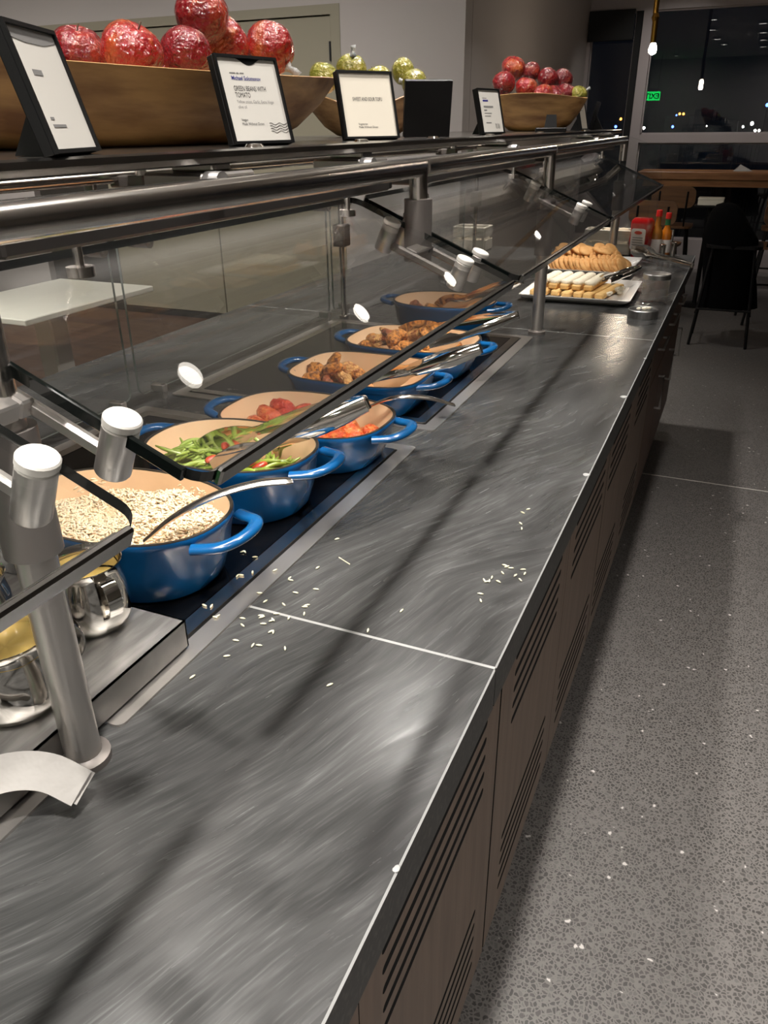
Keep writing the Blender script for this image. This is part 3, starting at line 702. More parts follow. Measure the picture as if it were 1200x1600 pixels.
# --- spilled grains on the worktop, each its own thing
gm = MB(); grain_into(gm, Vector((0, 0, 0.0013)), Vector((1, 0, 0)), 0.0078, 0.0013)
gme = gm.mesh('spilled_grain', 'dry_grain', True)
F0 = Vector((0.1836, 0, 1.51))
def pix(px, py, z):
    d = fw + r2 * ((px - 600) / 1202.3) + u2 * ((800 - py) / 1202.3); return F0 + d * ((z - F0.z) / d.z)
NEAR = [(240,162),(275,178),(268,222),(235,230),(225,232),(332,212),(377,236),(374,230),(391,272),(455,200),(450,262),(288,278),(304,297),(357,306),(418,313),(424,308),(416,333),(130,318),(150,320),(167,345),(160,348),(238,346),(238,366),(294,343),(292,338),(298,362),(322,353),(326,350),(337,333),(372,345),(327,386),(320,384),(268,424),(286,424),(219,410),(193,455),(361,433),(94,515),(490,538),(600,381),(697,324),(511,117),(246,163)]
FAR = [(935,236),(943,240),(950,238),(957,228),(976,240),(988,215),(1000,197),(994,193),(1012,201),(1025,222),(1039,235),(1047,205),(1052,217),(924,275),(925,295),(1040,72),(1043,87),(1046,41),(1062,31)]
# the places are measured on the worktop (metres)
for grp, pts, lab in (('grains by the warmer', NEAR, 'single spilled rice grain on the stone beside the rice pot'), ('grains near the aisle edge', FAR, 'single spilled rice grain on the stone near the aisle edge')):
    for (gx, gy) in pts:
        q = pix(250 + gx / 1.846, 780 + gy / 1.846, TOP)
        o = link('rice_grain', gme); zz = TOP + (0.0056 if (q.x < -0.386 and q.y > 0.5) else (0.0031 if (q.x < -0.356 and q.y > 0.486) else 0.0002))
        o.location = (q.x, q.y, zz); o.rotation_euler = (0, 0, random.uniform(0, PI)); o.scale = (1.12,) * 3
        tag(o, lab, 'rice grain', grp)
ti = MB().cyl((0, -0.014, 0.0009), (0, 0.014, 0.0009), 0.0008, 8).build('wooden_splinter', 'dry_grain'); q = pix(538, 877, TOP); ti.location = (q.x, q.y, TOP); ti.rotation_euler = (0, 0, 1.1)
tag(ti, 'thin pale splinter lying on the worktop beyond the spilled rice', 'splinter')

# --- green beans
def bean_mesh(seed, mt):
    r = random.Random(seed); L = r.uniform(0.07, 0.10); bend = r.uniform(-0.018, 0.018); wob = r.uniform(-0.006, 0.006); rad = r.uniform(0.0036, 0.0046); pts = []; rr = []
    for k in range(9):
        f = k / 8; pts.append(((f - .5) * L, bend * (4 * f * (1 - f) - .6), wob * math.sin(PI * 2 * f)))
        rr.append(rad * (0.35 if k in (0, 8) else (0.8 if k in (1, 7) else 1.0)))
    return MB().tube(pts, rr, 7).mesh('green_bean', mt, True)
BM = [bean_mesh(s, 'bean' if s % 3 else 'bean_dark') for s in range(8)]
cx, cy, a, b, h, n = POTS['beans']
rnd = random.Random(11)
# a floor of cooked beans hidden below: sauce
MB_s = MB().rings([[Vector((cx + x, cy + y, GZ + 0.020)) for x, y in sellipse(a * s, b * s, n, 40)] for s in (0.05, 0.5, 0.84)], True, True, False)
tag(MB_s.build('bean_juice', 'brown_sauce', None, True, None), 'thin cooking juice at the bottom of the green bean pot', 'sauce', kind='stuff')
def put_bean(u, v, z, yaw_, tilt):
    o = link('green_bean', BM[rnd.randrange(8)]); o.location = (cx + u * a, cy + v * b, GZ + z); o.rotation_euler = (rnd.uniform(0, 6.28), tilt, yaw_)
    tag(o, 'one cooked green bean among the beans in the deep pot', 'green bean', 'green beans in the pot')
for i in range(120):
    side = rnd.random()
    if side < 0.66: u, v = rnd.gauss(-0.48, 0.19), rnd.gauss(0.0, 0.32); top = 0.100
    else: u, v = rnd.gauss(0.56, 0.15), rnd.gauss(-0.10, 0.26); top = 0.092
    if abs(u) > 0.60 or abs(v) > 0.62 or abs(u) ** 2 + abs(v) ** 2 > 0.52: u *= 0.6; v *= 0.6
    d = math.hypot(u - (-0.42 if side < .66 else .4), (v if side < .66 else v + .3) * 0.8)
    z = max(0.028, top - 0.050 * d) - rnd.uniform(0, 0.026)
    put_bean(u, v, z, rnd.gauss(0.7, 0.6), rnd.uniform(-.32, .32))
for u, v, z, yw in ((0.08, 0.62, 0.075, 0.2), (0.30, 0.66, 0.078, 2.2), (0.44, 0.60, 0.078, 2.4)): put_bean(u * 0.9, v, z, yw, 0.6)
TM = [lump('tomato_piece', 'tomato', 0.010, s, 0.5, (1.5, 0.9, 0.6)) for s in range(4)]
for u, v, z in ((-0.16, 0.12, 0.092), (-0.12, -0.28, 0.086), (0.46, -0.20, 0.084), (0.30, -0.38, 0.078)):
    o = link('tomato_piece', TM[rnd.randrange(4)]); o.location = (cx + u * a, cy + v * b, GZ + z); o.rotation_euler = (rnd.uniform(0, 3), rnd.uniform(-.3, .3), rnd.uniform(0, 6)); tag(o, 'soft red tomato piece lying among the green beans', 'tomato', 'tomato pieces in the beans')

# --- sauces and meat
def sauce(key, z, mt, label, s=0.9):
    cx, cy, a, b, h, n = POTS[key]
    rr = [[Vector((cx + x, cy + y, GZ + z + 0.002 * math.sin(40 * x) * math.sin(50 * y) * (q < .8))) for x, y in sellipse(a * q, b * q, n, 40)] for q in (0.05, 0.4, 0.7, s)]
    tag(MB().rings(rr, True, True, False).build('sauce', mt, None, True, None), label, 'sauce', kind='stuff')
sauce('chk', 0.016, 'tomato_sauce', 'shallow orange tomato sauce in the pot of red chicken', 0.855)
sauce('cas4', 0.013, 'brown_sauce', 'thin golden cooking juice in the nearly empty casserole', 0.855)
sauce('cas5', 0.020, 'brown_sauce', 'cooking juice under the heaped browned chicken', 0.86)
sauce('pot6', 0.020, 'brown_sauce', 'cooking juice in the farthest pot', 0.86)
def pieces(key, name, variants, lst, label, grp, cat):
    cx, cy, a, b, h, n = POTS[key]
    for i, (u, v, z, s) in enumerate(lst):
        o = link(name, variants[(i * 7 + 3) % len(variants)]); o.location = (cx + u * a, cy + v * b, GZ + z); o.scale = (s,) * 3
        o.rotation_euler = (rnd.uniform(-.5, .5), rnd.uniform(-.5, .5), rnd.uniform(0, 6.28)); tag(o, label, cat, grp)
RC = [lump('red_chicken_piece', mt, 0.023, 20 + s, 0.85, (1.25, 1.0, 0.85), 3) for s, mt in enumerate(('tomato_red', 'tomato_chicken', 'tomato_chicken', 'tomato_red'))]
pieces('chk', 'red_chicken_piece', [RC[0], RC[3], RC[1]], [(-0.56, 0.50, 0.056, 1.0), (-0.40, 0.40, 0.048, 1.0), (-0.62, 0.28, 0.040, .95), (-0.30, 0.52, 0.050, .9), (-0.46, 0.16, 0.034, .9), (-0.70, 0.10, 0.028, .8), (-0.20, 0.25, 0.030, .8)], 'red tomato-coated chicken piece in the heap by the far wall of the pot', 'red chicken at the far side', 'chicken')
pieces('chk', 'red_chicken_piece', [RC[1], RC[2]], [(0.44, -0.30, 0.056, 1.0), (0.64, -0.22, 0.056, 1.05), (0.30, -0.45, 0.040, .9), (0.66, -0.48, 0.040, .85), (0.54, 0.08, 0.040, .85), (0.22, -0.15, 0.032, .9), (0.74, 0.02, 0.044, .8), (0.5, -0.5, 0.05, .9)], 'orange tomato-coated chicken piece near the spoon end of the pot', 'orange chicken by the spoon', 'chicken')
CH = [lump('chicken_piece', mt, 0.027, 40 + s, 0.75, (1.4, 0.95, 0.8), 3) for s, mt in enumerate(('chicken', 'chicken_pale', 'chicken', 'chicken_dark', 'chicken', 'chicken_pale'))]
pieces('cas4', 'chicken_piece', CH, [(-0.64, 0.42, 0.052, .85), (-0.72, 0.10, 0.050, .8), (-0.46, 0.40, 0.050, .8), (-0.56, 0.12, 0.056, .8), (-0.36, 0.16, 0.042, .75), (-0.74, -0.20, 0.038, .8), (-0.50, -0.14, 0.040, .8), (-0.30, 0.42, 0.036, .7), (-0.62, 0.62, 0.036, .75), (-0.58, 0.26, 0.070, .7), (-0.24, 0.0, 0.032, .65), (-0.42, 0.62, 0.030, .7)], 'browned chicken piece in the small group inside the nearly empty casserole', 'chicken in the nearly empty casserole', 'chicken')
pieces('cas4', 'chicken_scrap', [lump('chicken_scrap', 'chicken_dark', 0.008, 60 + s, 0.4, (1.3, 1, .8)) for s in range(3)], [(0.16, 0.62, 0.022, 1), (0.30, 0.1, 0.016, .8), (0.05, 0.3, 0.016, .6), (0.5, 0.4, 0.016, .6), (0.15, -0.4, 0.016, .6)], 'tiny brown scrap stuck to the bare floor of the casserole', 'scraps in the casserole', 'chicken scrap')
lst = []
for i in range(84):
    while True:
        u, v = rnd.uniform(-.78, .78), rnd.uniform(-.74, .74)
        if abs(u) ** 3 + abs(v) ** 3 < 0.5: break
    lst.append((u, v, 0.045 + 0.022 * math.exp(-((u + .45) ** 2 + (v - .1) ** 2) / .12) + 0.010 * math.exp(-((u - .5) ** 2 + v ** 2) / .2) + rnd.uniform(-.014, .012), rnd.uniform(.40, .68)))
lst += [(-0.40, 0.05, 0.086, .75), (-0.22, 0.1, 0.082, .7), (-0.6, 0.0, 0.072, .7), (0.1, .45, .074, .7), (-.1, .5, .072, .7), (.45, .3, .072, .7), (.3, .55, .070, .65), (-.3, -.2, .078, .7), (-.5, .25, .08, .65)]
pieces('cas5', 'chicken_piece', CH, lst, 'browned chicken piece in the heaped casserole', 'chicken in the heaped casserole', 'chicken')
pieces('pot6', 'meat_piece', [CH[3], CH[0], CH[3]], [(-0.62, 0.05, 0.068, .9), (-0.30, 0.3, 0.050, .8), (-0.45, -0.2, 0.044, .9), (-0.1, 0.0, 0.042, .8), (0.2, 0.2, 0.042, .8), (0.45, -0.1, 0.046, .8), (0.5, 0.25, 0.046, .8), (0.1, -0.35, 0.042, .8), (-0.2, -0.4, 0.04, .8), (0.35, 0.4, 0.042, .7)], 'dark brown piece of meat in the farthest pot', 'meat in the farthest pot', 'meat')

# ================================================================== UTENSILS
def bez(P, n=16):
    """Catmull-Rom through points"""
    P = [Vector(p) for p in P]; Q = [P[0] * 2 - P[1]] + P + [P[-1] * 2 - P[-2]]; out = []
    for i in range(1, len(Q) - 2):
        for k in range(n):
            t = k / n; p0, p1, p2, p3 = Q[i - 1], Q[i], Q[i + 1], Q[i + 2]
            out.append(0.5 * ((2 * p1) + (-p0 + p2) * t + (2 * p0 - 5 * p1 + 4 * p2 - p3) * t * t + (-p0 + 3 * p1 - 3 * p2 + p3) * t ** 3))
    out.append(P[-1]); return out
def strip(path, widths, th=0.0016, curl=0.25, side=None, m=None):
    """metal strip swept along a path; curl = how deep the channel is compared with its width"""
    m = m or MB(); rs = []
    for i, p in enumerate(path):
        t = (path[min(i + 1, len(path) - 1)] - path[max(i - 1, 0)]).normalized()
        sd = (side - t * side.dot(t)).normalized() if side is not None else t.cross(Vector((0, 0, 1))).normalized()
        nn = sd.cross(t).normalized()
        f = i / (len(path) - 1); wd = widths(f); top = []; bot = []
        for k in range(7):
            q = -1 + 2 * k / 6
            o = p + sd * (q * wd) + nn * (-(1 - q * q) * wd * (curl(f) if callable(curl) else curl) )
            top.append(o); bot.append(o - nn * th)
        rs.append(top + bot[::-1])
    m.rings(rs, True, True, True)
    return m
def spoon(label, bowl, path, yaw_dir, bw=0.030, bl=0.045, bowl_tilt=0.0, hw=0.0115):
    t = thing('serving_spoon', label, 'spoon', (0, 0, 0))
    pts = bez(path)
    strip(pts, lambda f: 0.0055 + (hw - 0.0055) * min(1, f * 1.25) if f < 0.97 else hw * 0.85, 0.0024, -0.30).build('handle', 'steel', t, True, 50)
    d = Vector(yaw_dir).normalized(); s_ = d.cross(Vector((0, 0, 1))).normalized(); up_ = s_.cross(d).normalized()
    V = []; rs = []
    for k in range(9):
        f = k / 8; w_ = bw * math.sin(PI * min(max(f * 0.96 + 0.02, 0), 1)) ** 0.7
        row_t = []; row_b = []
        for j in range(9):
            q = -1 + 2 * j / 8; dep = 0.012 * math.sin(PI * f) * (1 - q * q)
            p = Vector(bowl) + d * (bl * 2 * f) + s_ * (w_ * q) - up_ * dep
            row_t.append(p); row_b.append(p - up_ * 0.0014)
        rs.append(row_t + row_b[::-1])
    MB().rings(rs).build('bowl', 'polished_steel', t, True, 50)
    return t
spoon('steel serving spoon resting in the rice, handle over the pot rim', (-0.53, 0.68, GZ + 0.066), [(-0.500, 0.722, 1.000), (-0.468, 0.752, 1.030), (-0.430, 0.795, 1.050), (-0.392, 0.846, 1.054), (-0.357, 0.888, 1.048)], (-0.6, -0.75, -0.15), 0.026, 0.03)
spoon('steel serving spoon in the red chicken pot, curved handle over the edge', (-0.50, 1.335, GZ + 0.045), [(-0.495, 1.340, 0.966), (-0.440, 1.346, 1.006), (-0.385, 1.352, 1.030), (-0.335, 1.390, 1.024), (-0.293, 1.436, 1.000)], (-0.95, -0.1, -0.25), 0.026, 0.03)
def tongs(label, hinge, tips, widths=(0.010, 0.014), curl=0.75, scoop=0.021):
    t = thing('serving_tongs', label, 'tongs', (0, 0, 0))
    H = Vector(hinge); mid = (Vector(tips[0]) + Vector(tips[1])) / 2; ax = (mid - H).normalized()
    spread = (Vector(tips[1]) - Vector(tips[0])); spread = (spread - ax * spread.dot(ax)).normalized()
    sd = ax.cross(spread).normalized()
    for k, tp in enumerate(tips):
        tp = Vector(tp); sgn = -1 if k == 0 else 1
        b_ = spread * sgn
        path = bez([H + b_ * 0.004, H + (tp - H) * 0.30 + b_ * 0.008, H + (tp - H) * 0.62 + b_ * 0.004, tp], 10)
        # channel arm that flattens into a spoon-shaped end
        def wd(f):
            if f < 0.55: return widths[0] + (widths[1] - widths[0]) * math.sin(PI * f / 0.55)
            if f < 0.70: return widths[0] * (1 - (f - 0.55) / 0.15) + 0.0075 * (f - 0.55) / 0.15
            g = (f - 0.70) / 0.30; return 0.0075 + (scoop - 0.0075) * math.sin(PI * min(1, 0.02 + g * 0.90)) ** 0.8
        def cl(f): return (-curl * (1 - min(1, f / 0.65)) - 0.28) * sgn
        strip(path, wd, 0.0015, cl, sd).build('arm', 'polished_steel', t, True, 50)
    MB().cyl(H - sd * 0.010, H + sd * 0.010, 0.005, 12).build('hinge', 'steel', t, True, 40)
    return t
tongs('wide steel serving tongs resting in the green beans', (-0.325, 1.085, 1.108), ((-0.625, 1.03, GZ + 0.092), (-0.555, 0.968, GZ + 0.088)), (0.014, 0.019), 0.55, 0.024)
tongs('steel serving tongs lying across the nearly empty casserole', (-0.297, 1.620, 1.070), ((-0.555, 1.60, GZ + 0.062), (-0.520, 1.545, GZ + 0.066)), (0.012, 0.017), 0.6, 0.021)
tongs('steel serving tongs laid on the heaped browned chicken', (-0.308, 1.981, 1.070), ((-0.640, 1.985, GZ + 0.082), (-0.490, 1.825, GZ + 0.086)), (0.010, 0.013), 0.6, 0.024)
tongs('steel serving tongs standing in the farthest blue pot', (-0.385, 2.31, 1.098), ((-0.690, 2.42, GZ + 0.062), (-0.640, 2.34, GZ + 0.060)), (0.012, 0.015), 0.6, 0.028)

# ================================================================== STEEL RISER AND PITCHERS
rz_ = thing('steel_riser', 'low stainless steel riser tray beside the rice pot', 'riser', (0, 0, 0))
TZ = 0.955
m = MB(); m.box((-0.80, 0.05, TZ - 0.0022), (-0.3745, 0.638, TZ)); m.box((-0.3768, 0.05, TOP + 0.0065), (-0.3745, 0.638, TZ)); m.box((-0.80, 0.6358, TOP + 0.0065), (-0.3745, 0.638, TZ)); m.box((-0.80, 0.05, TOP + 0.0065), (-0.7978, 0.638, TZ)); m.box((-0.80, 0.05, TOP + 0.0065), (-0.3745, 0.0522, TZ))
m.build('riser_plate', 'dull_steel', rz_)
for x in (-0.78, -0.40):
    for y in (0.46, 0.61): MB().box((x - .01, y - .01, TOP + 0.0005), (x + .01, y + .01, TOP + 0.0066)).build('foot', 'black_plastic', rz_)
def pitcher(x, y, r, h, rz, label, fill):
    t = thing('steel_pitcher', label, 'pitcher', (x, y, TZ), rz)
    prof = [(r * 0.72, 0.0), (r * 0.92, 0.004), (r * 1.02, h * 0.18), (r * 1.04, h * 0.38), (r * 0.98, h * 0.66), (r * 0.90, h * 0.86), (r * 0.94, h * 0.97), (r * 0.99, h), (r * 0.975, h + 0.001), (r * 0.925, h * 0.965), (r * 0.88, h * 0.86), (r * 0.96, h * 0.66), (r * 1.02, h * 0.38), (r * 0.9, 0.008), (0.002, 0.006)]
    MB().lathe(prof, n=40, cap0=True).build('body', 'polished_steel', t, True, 50)
    hp = bez([(r * 0.90, 0, h * 0.88), (r * 1.30, 0, h * 0.90), (r * 1.50, 0, h * 0.72), (r * 1.42, 0, h * 0.48), (r * 1.0, 0, h * 0.30)], 7)
    strip(hp, lambda f: 0.0085, 0.0016, 0.05, Vector((0, 1, 0))).build('handle', 'polished_steel', t, True, 50)
    if fill:
        s_ = MB().rings([[Vector((r * q * math.cos(2 * PI * j / 32), r * q * math.sin(2 * PI * j / 32), h * fill + 0.0008 * math.sin(j))) for j in range(32)] for q in (0.05, 0.5, 0.93)], True, True, False).build('dressing', 'soup', None, True, None)
        s_.location = (x, y, TZ); tag(s_, 'brownish yellow dressing filling the ' + ('pitcher at the picture edge' if y < .5 else 'pitcher beside the rice pot'), 'dressing', kind='stuff')
    return t
pitcher(-0.478, 0.592, 0.046, 0.088, -0.35, 'shiny steel pitcher with a strap handle beside the rice pot', 0.62)
pitcher(-0.447, 0.442, 0.050, 0.088, 0.95, 'larger steel pitcher full of dressing, in front of the riser edge', 0.82)
pitcher(-0.590, 0.520, 0.042, 0.080, 2.6, 'steel pitcher half cut off behind the near sneeze guard post', 0.55)
# folded paper strip in the near corner
pp = MB(); pth = bez([(-0.392, 0.315, 0.968), (-0.365, 0.352, 0.966), (-0.338, 0.372, 0.958), (-0.310, 0.383, 0.938)], 6)
strip(pth, lambda f: 0.018, 0.003, 0.10, Vector((0.35, -0.75, -0.6)), pp)
strip([p + Vector((0.001, 0.004, -0.004)) for p in pth], lambda f: 0.0165, 0.002, 0.18, Vector((0.35, -0.75, -0.6)), pp)
tag(pp.build('paper_strip', 'napkin', None, True, 50), 'crumpled folded white paper strip hanging off the near riser', 'paper')
# near riser under the strip
nr = thing('steel_riser', 'second steel riser edge at the very corner under the paper strip', 'riser', (0, 0, 0))

# ================================================================== SHELF: BOWLS, FRUIT, SIGNS
def dough_bowl(x, y, a, b, h, rot, label, mt, wave, wall=0.012, base=0.5, seed=0):
    t = thing('wooden_bowl', label, 'bowl', (x, y, SH), rot)
    r = random.Random(seed); ph = r.uniform(0, 6)
    N = 60
    def rim(th): return h + wave(th)
    def wob(th): return 1 + 0.03 * math.sin(3 * th + ph) + 0.02 * math.sin(5 * th + 2 * ph)
    rs = []
    def ringp(s, zf, d=0.0):
        out = []
        for k in range(N):
            th = 2 * PI * k / N; q = wob(th)
            out.append(Vector(((a * s * q - d) * math.cos(th), (b * s * q - d) * math.sin(th), zf * rim(th) if zf > 0 else 0.0)))
        return out
    for s, z in ((base * .8, 0), (base, 0.03), (base + (1 - base) * .35, 0.22), (base + (1 - base) * .72, 0.58), (base + (1 - base) * .93, 0.88), (1, 0.99)): rs.append(ringp(s, z))
    rs.append(ringp(1, 1.0, wall * .3)); rs.append(ringp(1, 1.0, wall * .8)); rs.append(ringp(1, 0.97, wall))
    for s, z in ((base + (1 - base) * .9, 0.84), (base + (1 - base) * .68, 0.56), (base + (1 - base) * .3, 0.26), (base * .9, 0.14)): rs.append(ringp(s, z, wall))
    MB().rings(rs, True, True, True).build('bowl_shell', mt, t, True, 50)
    return t
dough_bowl(-0.665, 1.02, 0.47, 0.155, 0.098, 1.40, 'long carved wooden bowl of red apples at the near end of the shelf', 'bowl_wood', lambda th: 0.006 * math.cos(2 * th), seed=1, base=0.62)
dough_bowl(-0.70, 1.92, 0.165, 0.115, 0.088, 0.42, 'rough carved wooden bowl with green apples behind the middle signs', 'bowl_wood_dark', lambda th: 0.022 * math.cos(2 * th) + 0.004 * math.sin(5 * th), seed=4, base=0.45)
dough_bowl(-0.60, 3.25, 0.185, 0.125, 0.118, 0.20, 'wooden bowl heaped with red apples at the far end of the shelf', 'bowl_wood', lambda th: 0.008 * math.cos(th + 2.6) + 0.004 * math.sin(3 * th), seed=9, base=0.55)
def apple_mesh(name, mt, seed, tall=0.92, wrinkle=0.0):
    r = random.Random(seed); N = 28; rs = []
    prof = []
    for k in range(19):
        t = PI * k / 18; rr = math.sin(t) ** 0.85; z = -math.cos(t) * tall
        if k > 9: rr *= 1.04; 
        else: rr *= 0.96 + 0.04 * k / 9
        z -= (0.22 * math.exp(-(rr / 0.28) ** 2) if k > 9 else -0.14 * math.exp(-(rr / 0.25) ** 2))
        prof.append((max(rr, 0.012), z))
    ph = [r.uniform(0, 6) for _ in range(4)]
    for rr, z in prof:
        ring = []
        for j in range(N):
            th = 2 * PI * j / N
            q = rr * (1 + 0.025 * math.sin(5 * th + ph[0]) + 0.03 * math.sin(2 * th + ph[1])) ; zz = z + 0.03 * math.sin(th + ph[2]) * rr
            ring.append(Vector((q * math.cos(th) * 0.5, q * math.sin(th) * 0.5, zz * 0.5)))
        rs.append(ring)
    return MB().rings(rs).mesh(name, mt, True)
AP = [apple_mesh('apple_skin', 'red_apple', s) for s in range(3)] + [apple_mesh('apple_skin', 'red_apple_light', 7)]
GA = [apple_mesh('apple_skin', 'green_apple', s + 20, 0.96) for s in range(3)]
stem_me = MB().tube([(0, 0, 0.34), (0.01, 0, 0.42), (0.03, 0.01, 0.50)], [0.016, 0.014, 0.018], 7).mesh('stem', 'stem', True)
def knot_mesh():
    m = MB(); r = random.Random(5)
    pts = [(0, 0, 0), (0.02, 0.01, 0.10), (0.0, 0.03, 0.20), (0.03, 0.02, 0.30)]
    m.tube(pts, [0.16, 0.06, 0.07, 0.10], 9); return m.mesh('cling_wrap_knot', 'cling_wrap', True)
KN = knot_mesh()
def apple(px, py, D, dpx, me, rot, label, grp, knot=None, stem=True, nm='red_apple'):
    d = fw + r2 * ((px - 600) / 1202.3) + u2 * ((800 - py) / 1202.3); p = F0 + d * D; dia = dpx / 1202.3 * D
    t = thing(nm, label, 'apple', p, 0, grp); t.rotation_euler = rot; t.scale = (dia,) * 3
    link('apple_skin', me, t)
    if stem: link('stem', stem_me, t)
    if knot is not None:
        k = link('cling_wrap_knot', KN, t); v = Vector(knot).normalized(); k.location = v * 0.42; k.rotation_euler = v.to_track_quat('Z', 'Y').to_euler()
    return t
G1 = 'red apples in the near bowl'; G3 = 'red apples in the far bowl'
apple(122, 84, 1.14, 84, AP[0], (0.3, 0.2, 0.5), 'cling-wrapped dark red apple next to the nearest sign', G1)
apple(205, 84, 1.09, 96, AP[3], (0.5, -0.2, 2.0), 'large wrapped red apple with a twisted plastic knot at the front', G1, (0.45, -0.55, -0.55))
apple(291, 86, 1.18, 80, AP[1], (-0.3, 0.25, 1.0), 'wrapped deep red apple under the topmost one', G1)
apple(315, 26, 1.22, 84, AP[0], (0.2, 0.1, 0.2), 'topmost red apple of the near bowl, half out of view', G1)
apple(348, 66, 1.30, 78, AP[3], (0.9, -0.3, 2.6), 'orange red apple with its stem facing the aisle', G1)
apple(420, 78, 1.36, 78, AP[3], (0.4, 0.6, 2.2), 'wrapped red apple at the right end of the near bowl', G1, (0.2, -0.95, -0.3))
for k, (qx, qy, D) in enumerate(((170, 118, 1.2), (255, 118, 1.22), (330, 112, 1.32), (60, 100, 1.1))):
    apple(qx, qy, D, 80, AP[k % 3], (0.4, 0.3, k), 'red apple lower down, mostly hidden inside the near bowl', G1)
G2 = 'green apples in the middle bowl'
apple(505, 122, 1.78, 46, GA[0], (0.1, 0.2, 0), 'tall green apple at the left of the middle bowl', G2, nm='green_apple', stem=False)
apple(549, 110, 1.84, 47, GA[1], (0.5, -0.2, 1), 'wrapped green apple with a plastic twist standing up', G2, (0.25, 0.3, 0.9), nm='green_apple')
apple(630, 112, 2.02, 38, GA[2], (1.0, 0.2, 2), 'round green apple above the black sign back', G2, nm='green_apple')
apple(648, 131, 1.96, 40, GA[0], (0.5, 0.6, 3), 'wrapped yellow green apple lowest beside the black sign back', G2, (0.7, 0.3, 0.6), nm='green_apple')
apple(590, 128, 1.95, 46, GA[1], (0.2, 0.3, 4), 'green apple hidden behind the tofu sign', G2, nm='green_apple')
for (qx, qy, D, dp, k, lb) in ((787, 131, 3.03, 36, 0, 'wrapped red apple at the left end of the far heap'), (802, 107, 3.10, 36, 3, 'highest red apple of the far heap'), (822, 138, 3.05, 34, 3, 'orange red apple second in the lower row of the far heap'), (830, 112, 3.20, 28, 1, 'dark red apple with white glare near the top of the far heap'), (856, 124, 3.18, 34, 0, 'red apple with wrinkled wrap in the middle of the far heap'), (880, 124, 3.25, 30, 2, 'blocky red apple at the upper right of the far heap'), (848, 149, 3.05, 32, 3, 'orange apple low in the middle of the far heap'), (866, 150, 3.07, 30, 1, 'small red apple low behind the rim of the far bowl'), (884, 147, 3.12, 32, 2, 'red apple low at the right of the far heap')):
    apple(qx, qy, D, dp, AP[k], (random.uniform(-.6, 1), random.uniform(-.5, .5), random.uniform(0, 6)), lb, G3)
apple(904, 148, 3.1, 26, GA[1], (0.4, 0, 1), 'wrapped pale apple, all glare, at the right end of the far heap', G3, (0.5, -0.4, 0.6), nm='pale_apple')

def sign(x, y, th, w_, h_, ln, label, kind='card', card='card_white', foot=True):
    nrm = Vector((math.cos(th), -math.sin(th), 0)); rr = Vector((math.sin(th), math.cos(th), 0)); n3 = (nrm * math.cos(ln) + Vector((0, 0, math.sin(ln)))); u3 = Vector((0, 0, math.cos(ln))) - nrm * math.sin(ln)
    t = thing('food_sign', label, 'sign', (0, 0, 0))
    t.matrix_world = frame_mtx((x, y, SH + 0.003), rr, u3, n3)
    D = 0.014
    # holder: back plate and four borders
    m = MB(); m.bbox((-w_ / 2, 0, -D), (w_ / 2, h_, -0.003), 0.001)
    bd = 0.0035
    m.box((-w_ / 2, 0, -0.003), (w_ / 2, bd, 0.001)); m.box((-w_ / 2, h_ - bd, -0.003), (w_ / 2, h_, 0.001)); m.box((-w_ / 2, bd, -0.003), (-w_ / 2 + bd, h_ - bd, 0.001)); m.box((w_ / 2 - bd, bd, -0.003), (w_ / 2, h_ - bd, 0.001))
    m.build('sign_holder', 'black_plastic', t)
    # easel foot behind
    zt = -D
    m = MB(); m.add([(-0.02, 0.0, zt), (0.02, 0.0, zt), (0.02, 0.055, zt), (-0.02, 0.055, zt), (-0.02, 0.012, zt - 0.040), (0.02, 0.012, zt - 0.040)], [(0, 1, 2, 3), (0, 4, 5, 1), (1, 5, 2), (0, 3, 4), (3, 2, 5, 4)])
    if foot: m.build('easel_foot', 'black_plastic', t)
    cd = MB().box((-w_ / 2 + bd, bd, -0.0035), (w_ / 2 - bd, h_ - bd, -0.0022)).build('card', card, t)
    return t, cd, -0.0018
def marks(cd, z, rows, mt):
    for (x0, x1, y0, y1) in rows: MB().box((x0, y0, z - 0.0003), (x1, y1, z)).build('blurred_print', mt, cd)
def notch(t, w_, h_, z):
    poly = [(-0.022 + 0.044 * k / 12 + 0.004, h_ - 0.0035 - 0.0075 * math.sin(PI * k / 12) ** 1.5) for k in range(13)]
    MB().prism([(0.026, h_ - 0.003)] + poly[::-1][0:] + [(-0.018, h_ - 0.003)], z - 0.0004, z + 0.0002).build('thumb_notch', 'black_plastic', t)
t, cd, z = sign(-0.409, 0.631, -0.40, 0.113, 0.108, 0.26, 'nearest tilted white sign in a thick black holder, its print blurred')
marks(cd, z, [(-0.030, -0.010, 0.066, 0.0705)], 'ink_grey'); marks(cd, z, [(-0.034, -0.026, 0.029, 0.0312), (-0.034, -0.004, 0.0225, 0.0250)], 'ink_grey'); 
MB().prism([(-0.052, 0.1035), (-0.049, 0.095), (-0.02, 0.0925), (0.02, 0.0925), (0.050, 0.0965), (0.052, 0.1035)], z - 0.0004, z + 0.0001).build('thumb_notch', 'ink_grey', t)
t, cd, z = sign(-0.428, 1.001, 0.243, 0.112, 0.108, 0.255, 'white sign reading green beans with tomato in a black holder')
notch(t, 0.112, 0.108, z)
MB().box((-0.046, 0.012, z - 0.0010), (0.040, 0.097, z - 0.0005)).build('inner_sheet', 'card_cream', cd)
text('Michael Solomonov', 0.0072, -0.033, 0.0785, 'ink_blue', cd, 0.92, z, bold=0.00012)
marks(cd, z, [(-0.034, -0.024, 0.0862, 0.0876), (-0.022, -0.018, 0.0862, 0.0876), (-0.016, -0.009, 0.0862, 0.0876)], 'ink_grey')
